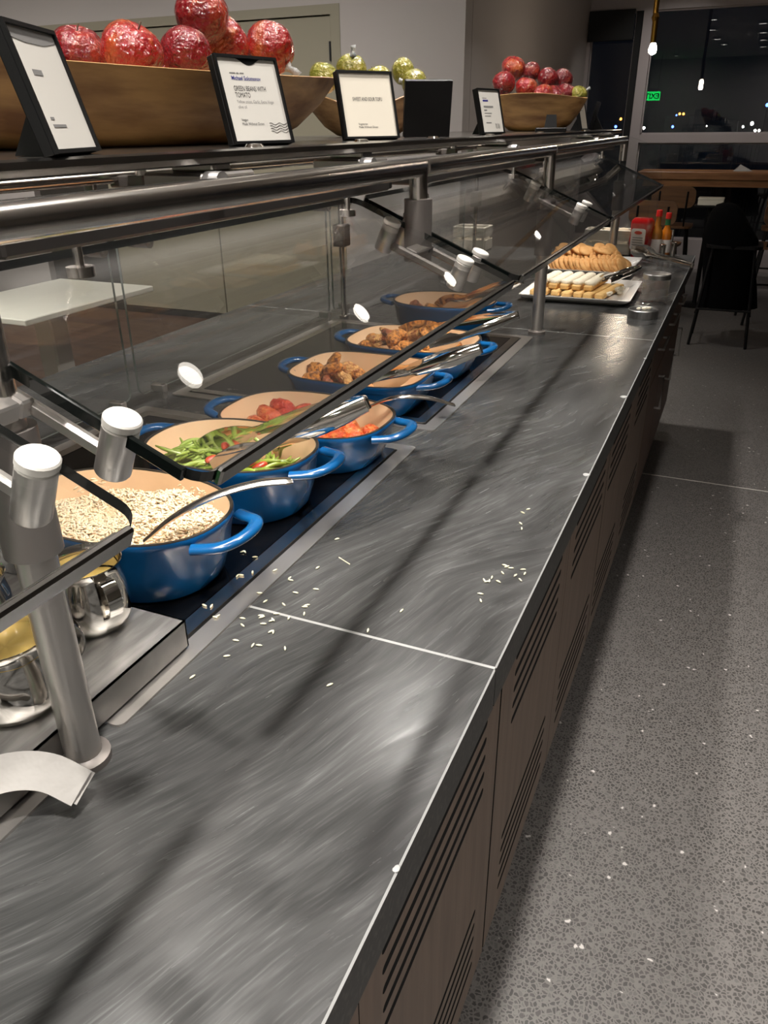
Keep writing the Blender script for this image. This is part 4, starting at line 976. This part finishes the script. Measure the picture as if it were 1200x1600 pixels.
text('GREEN BEANS WITH', 0.0088, -0.033, 0.0655, 'ink_black', cd, 0.72, z); text('TOMATO', 0.0088, -0.033, 0.0575, 'ink_black', cd, 0.72, z)
text('Yellow onion, Garlic, Extra Virgin', 0.0058, -0.033, 0.0505, 'ink_grey', cd, 0.86, z); text('olive oil', 0.0058, -0.033, 0.0440, 'ink_grey', cd, 0.86, z)
text('Vegan', 0.0050, -0.033, 0.0285, 'ink_black', cd, 1, z); text('Made Without Gluten', 0.0050, -0.033, 0.0235, 'ink_black', cd, 0.9, z)
for k in range(4):
    MB().tube([(0.018 + 0.034 * f / 16, 0.0150 + 0.0034 * k + 0.0013 * math.sin(f / 16 * 4 * PI + 1), z) for f in range(17)], 0.00026, 5).build('stamp_wave', 'ink_black', cd)
t, cd, z = sign(-0.448, 1.402, 0.585, 0.114, 0.111, 0.257, 'cream sign reading sweet and sour tofu in a black holder', card='card_cream')
text('SWEET AND SOUR TOFU', 0.0088, 0.0, 0.0625, 'ink_black', cd, 0.62, z, align='CENTER')
text('Vegetarian', 0.0050, -0.026, 0.0230, 'ink_black', cd, 0.9, z); text('Made Without Gluten', 0.0050, -0.026, 0.0180, 'ink_black', cd, 0.9, z)
t, cd, z = sign(-0.440, 2.147, 0.23, 0.112, 0.106, 0.247, 'small white sign before the far red apples, print too small to read')
marks(cd, z, [(-0.032, -0.006, 0.0760, 0.0800)], 'ink_blue'); marks(cd, z, [(-0.032, -0.012, 0.083, 0.0845), (-0.032, 0.016, 0.0620, 0.0660), (-0.032, -0.018, 0.0540, 0.0575), (-0.032, 0.004, 0.0475, 0.0495), (-0.032, -0.002, 0.041, 0.043), (-0.030, -0.004, 0.025, 0.0275)], 'ink_grey')
for k in range(4):
    MB().tube([(0.014 + 0.024 * f / 12, 0.014 + 0.003 * k + 0.0016 * math.sin(f / 12 * 4 * PI + 1), z) for f in range(13)], 0.0003, 5).build('stamp_wave', 'ink_grey', cd)
t, cd, z = sign(-0.455, 3.489, 0.047, 0.112, 0.12, 0.253, 'far narrow-looking cream sign seen nearly edge-on', card='card_cream')
marks(cd, z, [(-0.03, 0.0, 0.086, 0.0875), (-0.03, 0.01, 0.070, 0.0712)], 'ink_grey')
sign(-0.475, 1.735, 4.15, 0.10, 0.108, 0.20, 'black back of a turned-around sign beside the tofu sign', foot=False)
sign(-0.470, 3.66, 3.0, 0.11, 0.105, 0.22, 'farthest black sign seen from behind')
t = thing('food_sign', 'black sign lying face down with its foot sticking up before the far bowl', 'sign', (-0.455, 2.86, SH), 0.25)
MB().bbox((-0.050, -0.058, 0.0), (0.05, 0.058, 0.013), 0.002).build('sign_holder', 'black_plastic', t)
MB().add([(-0.02, -0.01, 0.013), (0.02, -0.01, 0.013), (0.02, 0.045, 0.013), (-0.02, 0.045, 0.013), (-0.016, 0.0, 0.052), (0.016, 0.0, 0.052)], [(3, 2, 1, 0), (0, 1, 5, 4), (1, 2, 5), (0, 4, 3), (3, 4, 5, 2)]).build('easel_foot', 'black_plastic', t)

# ================================================================== FAR END OF THE COUNTER
def platter(cx, cy, a, b, rot, label):
    t = thing('white_platter', label, 'platter', (cx, cy, TOP), rot)
    def rr(s, z): return [Vector((x, y, z)) for x, y in rrect(-a * s, -b * s, a * s, b * s, 0.006)]
    def rd(d, z): return [Vector((x, y, z)) for x, y in rrect(-a - d, -b - d, a + d, b + d, 0.006)]
    MB().rings([rd(-0.045, 0.0), rd(-0.04, 0.0), rd(-0.012, 0.014), rd(0, 0.024), rd(0, 0.027), rd(-0.004, 0.027), rd(-0.022, 0.018), rd(-0.04, 0.010), rd(-0.06, 0.009)], True, True, True).build('dish', 'platter_white', t)
    return t
platter(-0.345, 3.155, 0.205, 0.215, 0.02, 'square white platter of iced finger biscuits')
platter(-0.425, 3.78, 0.205, 0.235, 0.0, 'white platter of round golden cookies, farther away')
# cookies leaning in two rows
ck = MB().lathe([(0.001, -0.0055), (0.028, -0.006), (0.0345, -0.0015), (0.035, 0.003), (0.029, 0.0075), (0.014, 0.010), (0.001, 0.0105)], n=18).mesh('cookie', 'cookie', True)
ORD = ['first', 'second', 'third', 'fourth', 'fifth', 'sixth', 'seventh', 'eighth', 'ninth', 'tenth', 'eleventh', 'twelfth', 'thirteenth', 'fourteenth', 'fifteenth', 'sixteenth', 'seventeenth']
def cookie(x, y, z, lean, yw, row, nth=None):
    o = link('cookie', ck); o.location = (x, y, z); o.rotation_euler = (0, lean, yw)
    tag(o, ('golden round cookie in the ' + row) if nth is None else (ORD[nth] + ' golden cookie from the post end of the ' + row), 'cookie', 'cookies in the ' + row)
for r_, (yy, nn, row) in enumerate(((3.63, 17, 'near leaning row'), (3.715, 16, 'second leaning row'), (3.80, 15, 'third leaning row'))):
    for k in range(nn):
        cookie(-0.575 + k * 0.0192 + random.uniform(-.003, .003), yy + random.uniform(-.006, .006), TOP + 0.038 + random.uniform(0, .003) + 0.006 * r_, 0.95 + random.uniform(-.15, .15), -0.35 + random.uniform(-.2, .2), row, k)
for k in range(12):
    cookie(-0.56 + (k % 6) * 0.042 + random.uniform(-.01, .01), 3.74 + 0.08 * (k // 6) + random.uniform(-.015, .015), TOP + 0.080 + random.uniform(0, .006), random.uniform(.3, .8), -0.5 + random.uniform(-.5, .5), 'loose top layer')
for k in range(6): cookie(-0.29 + random.uniform(-.015, .02), 3.63 + k * 0.045, TOP + 0.026 + random.uniform(0, .008), random.uniform(.3, .6), random.uniform(-.3, .3), 'flat group at the aisle end of its platter')
# iced finger biscuits
def finger(L):
    b_ = MB().bbox((-L / 2, -0.017, 0), (L / 2, 0.017, 0.020), 0.004).mesh('biscuit', 'wafer')
    rs = []
    for k in range(19):
        f = k / 18; s_ = 0.5 if k in (0, 18) else 1.25 + 0.22 * math.sin(k * 2.2); ring = []
        for j in range(10):
            an = PI * 2 * j / 10; ring.append(Vector(((f - .5) * L * 0.94, 0.0155 * s_ * math.cos(an), 0.024 + 0.010 * s_ * math.sin(an))))
        rs.append(ring)
    return b_, MB().rings(rs).mesh('icing', 'icing', True)
FB = finger(0.25)
names = ['first', 'second', 'third', 'fourth', 'fifth', 'sixth', 'seventh']
for k in range(7):
    t = thing('finger_biscuit', names[k] + ' plain finger biscuit of the lower layer, counted from the post', 'biscuit', (-0.495 + k * 0.043, 3.135 + random.uniform(-.012, .012), TOP + 0.0125), PI / 2 + random.uniform(-.04, .04), 'iced finger biscuits')
    t.rotation_euler = (0, 0, PI / 2 - 0.12 + random.uniform(-.05, .05))
    link('biscuit', FB[0], t)
for k in range(5):
    FB2 = FB
    t = thing('finger_biscuit', ['second-layer iced biscuit nearest the post', 'second-layer iced biscuit next to the one by the post', 'middle iced biscuit of the second layer', 'fourth iced biscuit of the second layer', 'second-layer iced biscuit nearest the tongs'][k], 'biscuit', (-0.475 + k * 0.045, 3.16, TOP + 0.0335), 0, 'iced finger biscuits'); t.rotation_euler = (0, 0, PI / 2 - 0.10); t.scale = (0.95, 1, 1)
    link('biscuit', FB[0], t); link('icing', FB[1], t)
crumb = lump('icing_crumb', 'icing', 0.012, 77, 0.5, (1.3, 1, .8))
for k in range(7):
    o = link('icing_crumb', crumb); o.location = (-0.215 + random.uniform(-.03, .03), 3.10 + random.uniform(-.09, .1), TOP + 0.022 + random.uniform(0, .01)); o.rotation_euler = (0, 0, k); tag(o, 'broken lump of white icing by the platter tongs', 'icing', 'icing lumps on the platter')
tongs('dark steel tongs resting on the iced biscuit platter', (-0.165, 3.40, TOP + 0.075), ((-0.285, 3.16, TOP + 0.062), (-0.235, 3.12, TOP + 0.058)), (0.008, 0.010), 0.5, 0.016)
tongs('long steel tongs on the counter beside the cookies, pointing to the aisle', (0.015, 3.83, TOP + 0.030), ((-0.285, 4.10, TOP + 0.045), (-0.265, 4.16, TOP + 0.045)), (0.010, 0.013), 0.5, 0.030)
# glass jars with steel lids
def jar(x, y, r, h, label, lid_h, body=True):
    t = thing('lidded_jar', label, 'jar', (x, y, TOP))
    if body:
        MB().lathe([(0.001, 0.004), (r * 0.9, 0.0), (r, 0.006), (r, h - 0.012), (r * 0.95, h)], n=32).build('glass_body', 'jar_glass', t, True, 40)
        MB().lathe([(0.001, 0.008), (r * 0.93, 0.008), (r * 0.93, h * 0.5), (0.001, h * 0.52)], n=24).build('contents', 'stool_wood', t, True, 40) if False else None
    MB().lathe([(0.0, h - lid_h * 0.2), (r * 1.02, h - lid_h), (r * 1.04, h - lid_h), (r * 1.04, h), (r * 0.98, h + 0.003), (r * 0.90, h + 0.001), (0.0, h + 0.001)], n=36).build('lid', 'dull_steel', t, True, 30)
    return t
jar(-0.066, 3.08, 0.048, 0.105, 'glass jar with a flat steel lid, next to the biscuit platter', 0.016)
t = thing('steel_tin', 'low round steel tin with an open glass top, nearest the drawers', 'tin', (-0.075, 2.825, TOP))
MB().lathe([(0.0, 0.0), (0.050, 0.0), (0.051, 0.002), (0.051, 0.026), (0.049, 0.028), (0.046, 0.026), (0.046, 0.018), (0.0, 0.016)], n=36).build('tin_body', 'dull_steel', t, True, 30)
MB().lathe([(0.0, 0.024), (0.045, 0.024), (0.046, 0.026)], n=30).build('glass_top', 'jar_glass', t, True)
for k in range(3): o = link('crumb', lump('crumb', 'icing', 0.006, 90 + k, 0.5, (1.2, 1, .6)), t); o.location = (-0.015 + 0.016 * k, -0.012 + .012 * k, 0.030)
# condiments
t = thing('ketchup_bottle', 'upside-down squeeze bottle of red ketchup with a white label', 'bottle', (-0.262, 4.225, TOP), -0.35); t.scale = (1.15,) * 3
def rb(a, b, z, r=0.012): return [Vector((x, y, z)) for x, y in rrect(-a, -b, a, b, r)]
MB().rings([rb(0.030, 0.022, 0.0, .010), rb(0.032, 0.024, 0.012), rb(0.032, 0.024, 0.022), rb(0.041, 0.029, 0.034), rb(0.044, 0.030, 0.07), rb(0.042, 0.029, 0.10), rb(0.044, 0.031, 0.135), rb(0.042, 0.029, 0.150), rb(0.034, 0.022, 0.160)], True, True, True).build('bottle_body', 'ketchup_red', t, True, 40)
lb = MB().prism(rrect(-0.033, 0.030, 0.033, 0.118, 0.010), 0.0, 0.0015, 0, Matrix(((1, 0, 0, 0), (0, 0, -1, -0.0300), (0, 1, 0, 0), (0, 0, 0, 1)))).build('paper_label', 'label_paper', t)
MB().prism([(0.018 * math.cos(k * PI / 8), 0.102 + 0.007 * math.sin(k * PI / 8)) for k in range(16)], 0.0, 0.0006, 0, Matrix(((1, 0, 0, 0), (0, 0, -1, -0.0316), (0, 1, 0, 0), (0, 0, 0, 1)))).build('emblem', 'ink_red', lb)
for k in range(5): MB().box((-0.024, -0.0322, 0.040 + k * 0.010), (0.024, -0.0316, 0.0435 + k * 0.010)).build('blurred_print', 'ink_grey', lb)
def hot(x, y, label, liquid, s=1.0, band=None):
    t = thing('hot_sauce_bottle', label, 'bottle', (x, y, TOP)); t.scale = (s * 1.15,) * 3
    MB().lathe([(0.0, 0.0), (0.024, 0.0), (0.0255, 0.004), (0.0255, 0.095), (0.022, 0.110), (0.012, 0.130), (0.0105, 0.155), (0.0105, 0.172)], n=24).build('glass_body', liquid, t, True, 40)
    MB().lathe([(0.0, 0.192), (0.0115, 0.192), (0.013, 0.188), (0.013, 0.166), (0.0105, 0.166)], n=20).build('cap', 'cap_red', t, True, 40)
    MB().lathe([(0.0262, 0.018), (0.0262, 0.075)], n=24).build('paper_label', 'label_paper', t, True)
    if band: MB().lathe([(0.0125, 0.138), (0.0112, 0.164)], n=18).build('neck_band', band, t, True)
hot(-0.192, 4.245, 'taller brown hot sauce bottle with a red cap', 'hot_sauce_brown'); hot(-0.150, 4.29, 'orange hot sauce bottle with a green neck band', 'hot_sauce', 0.93, 'green_band')
def shaker(x, y, h, r, label):
    t = thing('steel_shaker', label, 'shaker', (x, y, TOP))
    MB().lathe([(0.0, 0.0), (r, 0.0), (r, h * 0.72), (r * 0.94, h * 0.73), (r * 0.94, h * 0.75)], n=22).build('shaker_body', 'steel', t, True, 30)
    MB().lathe([(r * 0.94, h * 0.75), (r * 1.05, h * 0.76), (r * 1.05, h * 0.97), (r * 0.9, h), (0.0, h)], n=22).build('shaker_top', 'polished_steel', t, True, 30)
shaker(-0.148, 4.165, 0.072, 0.015, 'short steel shaker standing before the hot sauce'); shaker(-0.102, 4.195, 0.080, 0.015, 'steel shaker closest to the aisle corner'); shaker(-0.123, 4.31, 0.125, 0.0085, 'thin tall steel pepper mill behind the shakers')
def crate(x, y, w_, d_, label, n_rolls, rz=0.0):
    t = thing('white_crate', label, 'crate', (x, y, TOP), rz)
    for z in (0.004, 0.068):
        for sx in (-1, 1): MB().bbox((-w_, sx * d_ - 0.006, z), (w_, sx * d_ + 0.006, z + 0.052), 0.002).build('slat', 'crate_white', t)
        for sx in (-1, 1): MB().bbox((sx * w_ - 0.006, -d_ + 0.006, z), (sx * w_ + 0.006, d_ - 0.006, z + 0.052), 0.002).build('slat', 'crate_white', t)
    MB().box((-w_ + 0.006, -d_ + 0.006, 0.0), (w_ - 0.006, d_ - 0.006, 0.006)).build('crate_floor', 'crate_white', t)
    for sx in (-1, 1):
        for sy in (-1, 1): MB().box((sx * (w_ - 0.012) - 0.005, sy * (d_ - 0.012) - 0.005, 0.005), (sx * (w_ - 0.012) + 0.005, sy * (d_ - 0.012) + 0.005, 0.118)).build('corner_post', 'crate_white', t)
    for k in range(n_rolls):
        o = link('bread_roll', lump('bread_roll', 'bread', 0.030, 120 + k, 0.15, (1.1, 1, .8))); o.location = (x - w_ * 0.6 + k * w_ * 1.2 / max(1, n_rolls - 1), y - 0.01, TOP + 0.105)
        tag(o, 'pale round bread roll showing above the white crate behind the post', 'bread roll', 'rolls in the white crate')
crate(-0.425, 4.29, 0.115, 0.055, 'white slatted crate of rolls behind the ketchup', 3)
crate(-1.13, 4.20, 0.085, 0.07, 'white slatted crate on the far back of the counter', 0)

# ================================================================== ROOM FURNITURE
# white table behind the counter
t = thing('white_table', 'small white table with a square top behind the counter', 'table', (-2.98, 2.95, 0), 0.0)
MB().bbox((-0.36, -0.42, 0.722), (0.30, 0.47, 0.75), 0.004).build('table_top', 'white_laminate', t)
MB().bbox((-0.06, -0.06, 0.02), (0.06, 0.06, 0.722), 0.01).build('pedestal', 'white_metal', t)
MB().bbox((-0.28, -0.28, 0.0), (0.28, 0.28, 0.02), 0.008).build('foot_plate', 'white_metal', t)
t = thing('grey_chair', 'grey chair by the white table, only its seat edge showing', 'chair', (-3.62, 2.45, 0), 0.4)
MB().prism(rrect(-0.21, -0.21, 0.21, 0.21, 0.08), 0.43, 0.45).build('seat', 'grey_seat', t)
MB().prism(rrect(-0.20, 0.48, 0.20, 0.80, 0.08), -0.01, 0.01, 0, Matrix(((1, 0, 0, 0), (0, 0.12, -1, 0.15), (0, 1, 0.12, 0), (0, 0, 0, 1)))).build('backrest', 'grey_seat', t)
for sx in (-1, 1):
    for sy in (-1, 1): MB().cyl((sx * 0.16, sy * 0.16, 0.43), (sx * 0.20, sy * 0.20, 0.0), 0.010, 10).build('leg', 'black_metal', t, True, 40)
# bar table along the window
t = thing('bar_table', 'long bar-height wooden table in front of the window', 'table', (0, 0, 0))
MB().bbox((-0.86, 8.80, 1.010), (2.6, 9.30, 1.080), 0.004).build('table_top', 'table_wood', t)
MB().box((-0.80, 8.83, 0.945), (2.55, 8.86, 1.010)).build('apron', 'table_wood', t)
for x in (-0.70, 2.45):
    for y in (8.9, 9.22): MB().box((x - 0.03, y - 0.03, 0), (x + 0.03, y + 0.03, 1.01)).build('leg', 'black_metal', t)
o = MB().add([(0.02, 9.0, 1.081), (0.16, 9.0, 1.081), (0.20, 9.06, 1.081), (0.08, 9.08, 1.14), (0.13, 9.05, 1.10), (0.05, 9.04, 1.10)], [(0, 1, 4, 5), (1, 2, 4), (4, 2, 3), (5, 4, 3), (0, 5, 3)]).build('folded_napkin', 'napkin'); tag(o, 'folded grey napkin standing on the bar table', 'napkin')
def stool(x, y, z, rz, label, seat='stool_wood', back=True, mt='black_metal'):
    t = thing('bar_stool', label, 'stool', (x, y, 0), rz)
    MB().prism(rrect(-0.19, -0.18, 0.19, 0.18, 0.08), z - 0.02, z).build('seat', seat, t)
    for sx in (-1, 1):
        for sy in (-1, 1): MB().cyl((sx * 0.14, sy * 0.13, z - 0.02), (sx * 0.20, sy * 0.19, 0), 0.011, 8).build('leg', mt, t, True, 40)
    for sx in (-1, 1): MB().cyl((sx * 0.187, -0.176, 0.24), (sx * 0.187, 0.176, 0.24), 0.008, 8).build('stretcher', mt, t, True, 40)
    MB().cyl((-0.187, -0.176, 0.27), (0.187, -0.176, 0.27), 0.008, 8).build('foot_rest', mt, t, True, 40)
    if back:
        m = MB().prism(rrect(-0.19, z + 0.16, 0.19, z + 0.34, 0.06), -0.008, 0.008, 0, Matrix(((1, 0, 0, 0), (0, 0, -1, 0.19), (0, 1, 0, 0), (0, 0, 0, 1)))); m.build('backrest', seat, t)
        for sx in (-1, 1): MB().tube([(sx * 0.12, 0.15, z - 0.02), (sx * 0.12, 0.21, z + 0.05), (sx * 0.12, 0.203, z + 0.30)], 0.008, 8).build('back_support', mt, t, True, 40)
    return t
stool(-0.42, 8.15, 0.66, PI, 'wooden bar stool behind the ketchup and hot sauce')
stool(-0.45, 7.10, 0.62, PI * .95, 'bar stool with a pale wooden seat just beyond the counter end')
stool(0.55, 8.20, 0.66, PI, 'wooden bar stool under the window table, by the picture edge')
stool(0.50, 7.30, 0.62, PI * 1.05, 'nearer wooden bar stool at the picture edge')
# high stool with a dark coat over it
t = stool(0.17, 6.45, 0.72, 0.0, 'black bar stool hung with a dark coat in the aisle', 'black_plastic', False)
def coat():
    rs = []; N = 26
    for z, a, b, dx in ((0.27, 0.20, 0.17, 0.02), (0.42, 0.185, 0.17, 0.01), (0.6, 0.175, 0.17, -0.02), (0.75, 0.19, 0.18, -0.03), (0.86, 0.14, 0.12, -0.07), (0.93, 0.11, 0.09, -0.09), (0.98, 0.07, 0.05, -0.10), (0.995, 0.03, 0.02, -0.10)):
        rs.append([Vector((dx + a * math.cos(2 * PI * j / N) * (1 + .07 * math.sin(5 * 2 * PI * j / N + z * 6)), b * math.sin(2 * PI * j / N) * (1 + .07 * math.sin(4 * 2 * PI * j / N + z * 9)), z)) for j in range(N)])
    return MB().rings(rs, True, False, True)
c_ = coat().build('dark_coat', 'black_cloth', None, True, None); c_.location = (0.17, 6.45, 0); tag(c_, 'black cloth draped over a high stool in the aisle', 'coat')
t = thing('white_box', 'flat white box on a shelf under the window table', 'box', (-0.09, 7.80, 0.865))
MB().bbox((-0.105, -0.07, 0.0), (0.105, 0.07, 0.045), 0.004).build('box_body', 'white_laminate', t)
MB().bbox((-0.107, -0.072, 0.045), (0.107, 0.072, 0.062), 0.004).build('lid', 'white_laminate', t)
t = thing('side_stand', 'black stand carrying a flat white box', 'stand', (-0.09, 7.80, 0))
MB().bbox((-0.13, -0.10, 0.85), (0.13, 0.10, 0.865), 0.003).build('stand_top', 'black_metal', t); MB().cyl((0, 0, 0.02), (0, 0, 0.85), 0.02, 12).build('stand_pole', 'black_metal', t, True, 40); MB().lathe([(0.0, 0.022), (0.03, 0.02), (0.16, 0.006), (0.16, 0.0)], n=24).build('stand_base', 'black_metal', t, True)
# pendant lamp
t = thing('pendant_lamp', 'slim brass pendant lamp with one glowing bulb before the window', 'lamp', (-0.652, 7.0, 0))
MB().cyl((-0.012, 0, 2.24), (-0.012, 0, 3.05), 0.020, 16).build('upper_tube', 'brass', t, True, 40)
MB().lathe([(0.0, 2.245), (0.020, 2.24), (0.029, 2.215), (0.020, 2.19), (0.0, 2.185)], (-0.008, 0, 0), 20).build('brass_ball', 'brass', t, True)
MB().cyl((-0.003, 0, 2.05), (-0.006, 0, 2.20), 0.021, 16).build('lower_tube', 'brass', t, True, 40)
MB().lathe([(0.016, 2.052), (0.024, 2.035), (0.030, 2.010), (0.026, 1.988), (0.012, 1.976), (0.0, 1.974)], (0, 0, 0), 20).build('bulb', 'bulb', t, True)
ld = bpy.data.lights.new('pendant_glow', 'POINT'); ld.energy = 5; ld.color = (1, .85, .68); ld.shadow_soft_size = 0.03
lo = bpy.data.objects.new('pendant_light', ld); C.objects.link(lo); lo.parent = t; lo.location = (0, 0, 1.95)
# exit sign on the wall behind the camera; only its mirror image shows in the window
t = thing('exit_sign', 'green lit exit sign behind the viewer, mirrored in the window', 'sign', (-2.42, -3.0, 2.03))
MB().bbox((-0.19, -0.02, 0.0), (0.19, 0.02, 0.20), 0.004).build('sign_box', 'exit_green', t)
text('EXIT', 0.17, 0.0, 0.04, 'exit_letters', t, 1.0, 0.0, 'lettering', 'CENTER', 0.004, Matrix(((-1, 0, 0, 0), (0, 0, 1, 0.0215), (0, 1, 0, 0), (0, 0, 0, 1))))
MB().cyl((-0.12, 0, 0.2), (-0.12, 0, 1.02), 0.006, 8).cyl((0.12, 0, 0.2), (0.12, 0, 1.02), 0.006, 8).build('hanger', 'black_metal', t)
# city outside
rnd = random.Random(21)
ball = MB().lathe([(0.001, -1), (0.6, -0.8), (1, 0), (0.6, 0.8), (0.001, 1)], n=10).mesh('lamp_globe', 'city_white', True)
ballw = MB().lathe([(0.001, -1), (0.6, -0.8), (1, 0), (0.6, 0.8), (0.001, 1)], n=10).mesh('lamp_globe', 'city_warm', True)
ballb = MB().lathe([(0.001, -1), (0.6, -0.8), (1, 0), (0.6, 0.8), (0.001, 1)], n=10).mesh('lamp_globe', 'city_blue', True)
def city(px, py, Y, r, me):
    d = fw + r2 * ((px - 600) / 1202.3) + u2 * ((800 - py) / 1202.3); p = F0 + d * (Y / d.y)
    t = thing('street_lamp', 'tiny far street lamp in the night outside the window', 'street lamp', (p.x, p.y, -6.0), 0, 'far street lamps')
    MB().cyl((0, 0, 0), (0, 0, p.z + 6.0 - r), 0.02, 6).build('lamp_post', 'black_metal', t)
    o = link('lamp_head', me, t); o.location = (0, 0, p.z + 6.0); o.scale = (r * 0.62,) * 3
for (px, py, Y, r, me) in ((1033, 210, 90, .10, ball), (1065, 209, 95, .11, ball), (1096, 208, 90, .10, ball), (1128, 208, 90, .11, ball), (1133, 208, 92, .11, ball), (1006, 200, 90, .2, ball), (1175, 193, 80, .22, ball), (1161, 198, 80, .14, ball), (1180, 204, 80, .16, ball), (1186, 204, 84, .16, ball), (1104, 197, 110, .1, ball), (1051, 198, 90, .2, ballb), (1057, 180, 100, .14, ballb), (1062, 178, 100, .2, ballw), (1068, 178, 100, .2, ballw), (1199, 164, 70, .2, ballb), (962, 198, 90, .22, ballb), (970, 186, 90, .2, ballw)):
    city(px, py, Y, r, me)
for (px0, px1, py0, py1, Y, lb) in ((1040, 1074, 181, 206, 105, 'dim low building across the water to the left'), (1086, 1110, 171, 206, 125, 'dim taller building beyond the glass'), (1112, 1150, 189, 206, 118, 'dim wide building beyond the glass'), (945, 985, 190, 206, 118, 'dim building seen through the narrow window')):
    q = []
    for (px, py) in ((px0, py0), (px1, py1)):
        d = fw + r2 * ((px - 600) / 1202.3) + u2 * ((800 - py) / 1202.3); q.append(F0 + d * (Y / d.y))
    t = thing('city_building', lb, 'building', (0, 0, 0))
    MB().box((q[0].x, Y, -6.0), (q[1].x, Y + 8, q[0].z)).build('wall', 'city_wall_glow', t)
    for k in range(3): MB().box((q[0].x + (q[1].x - q[0].x) * (0.15 + 0.3 * k), Y - 0.05, q[0].z - 0.9), (q[0].x + (q[1].x - q[0].x) * (0.30 + 0.3 * k), Y, q[0].z - 0.4)).build('window', 'city_wall_glow', t)
bpy.data.objects.remove(nr)
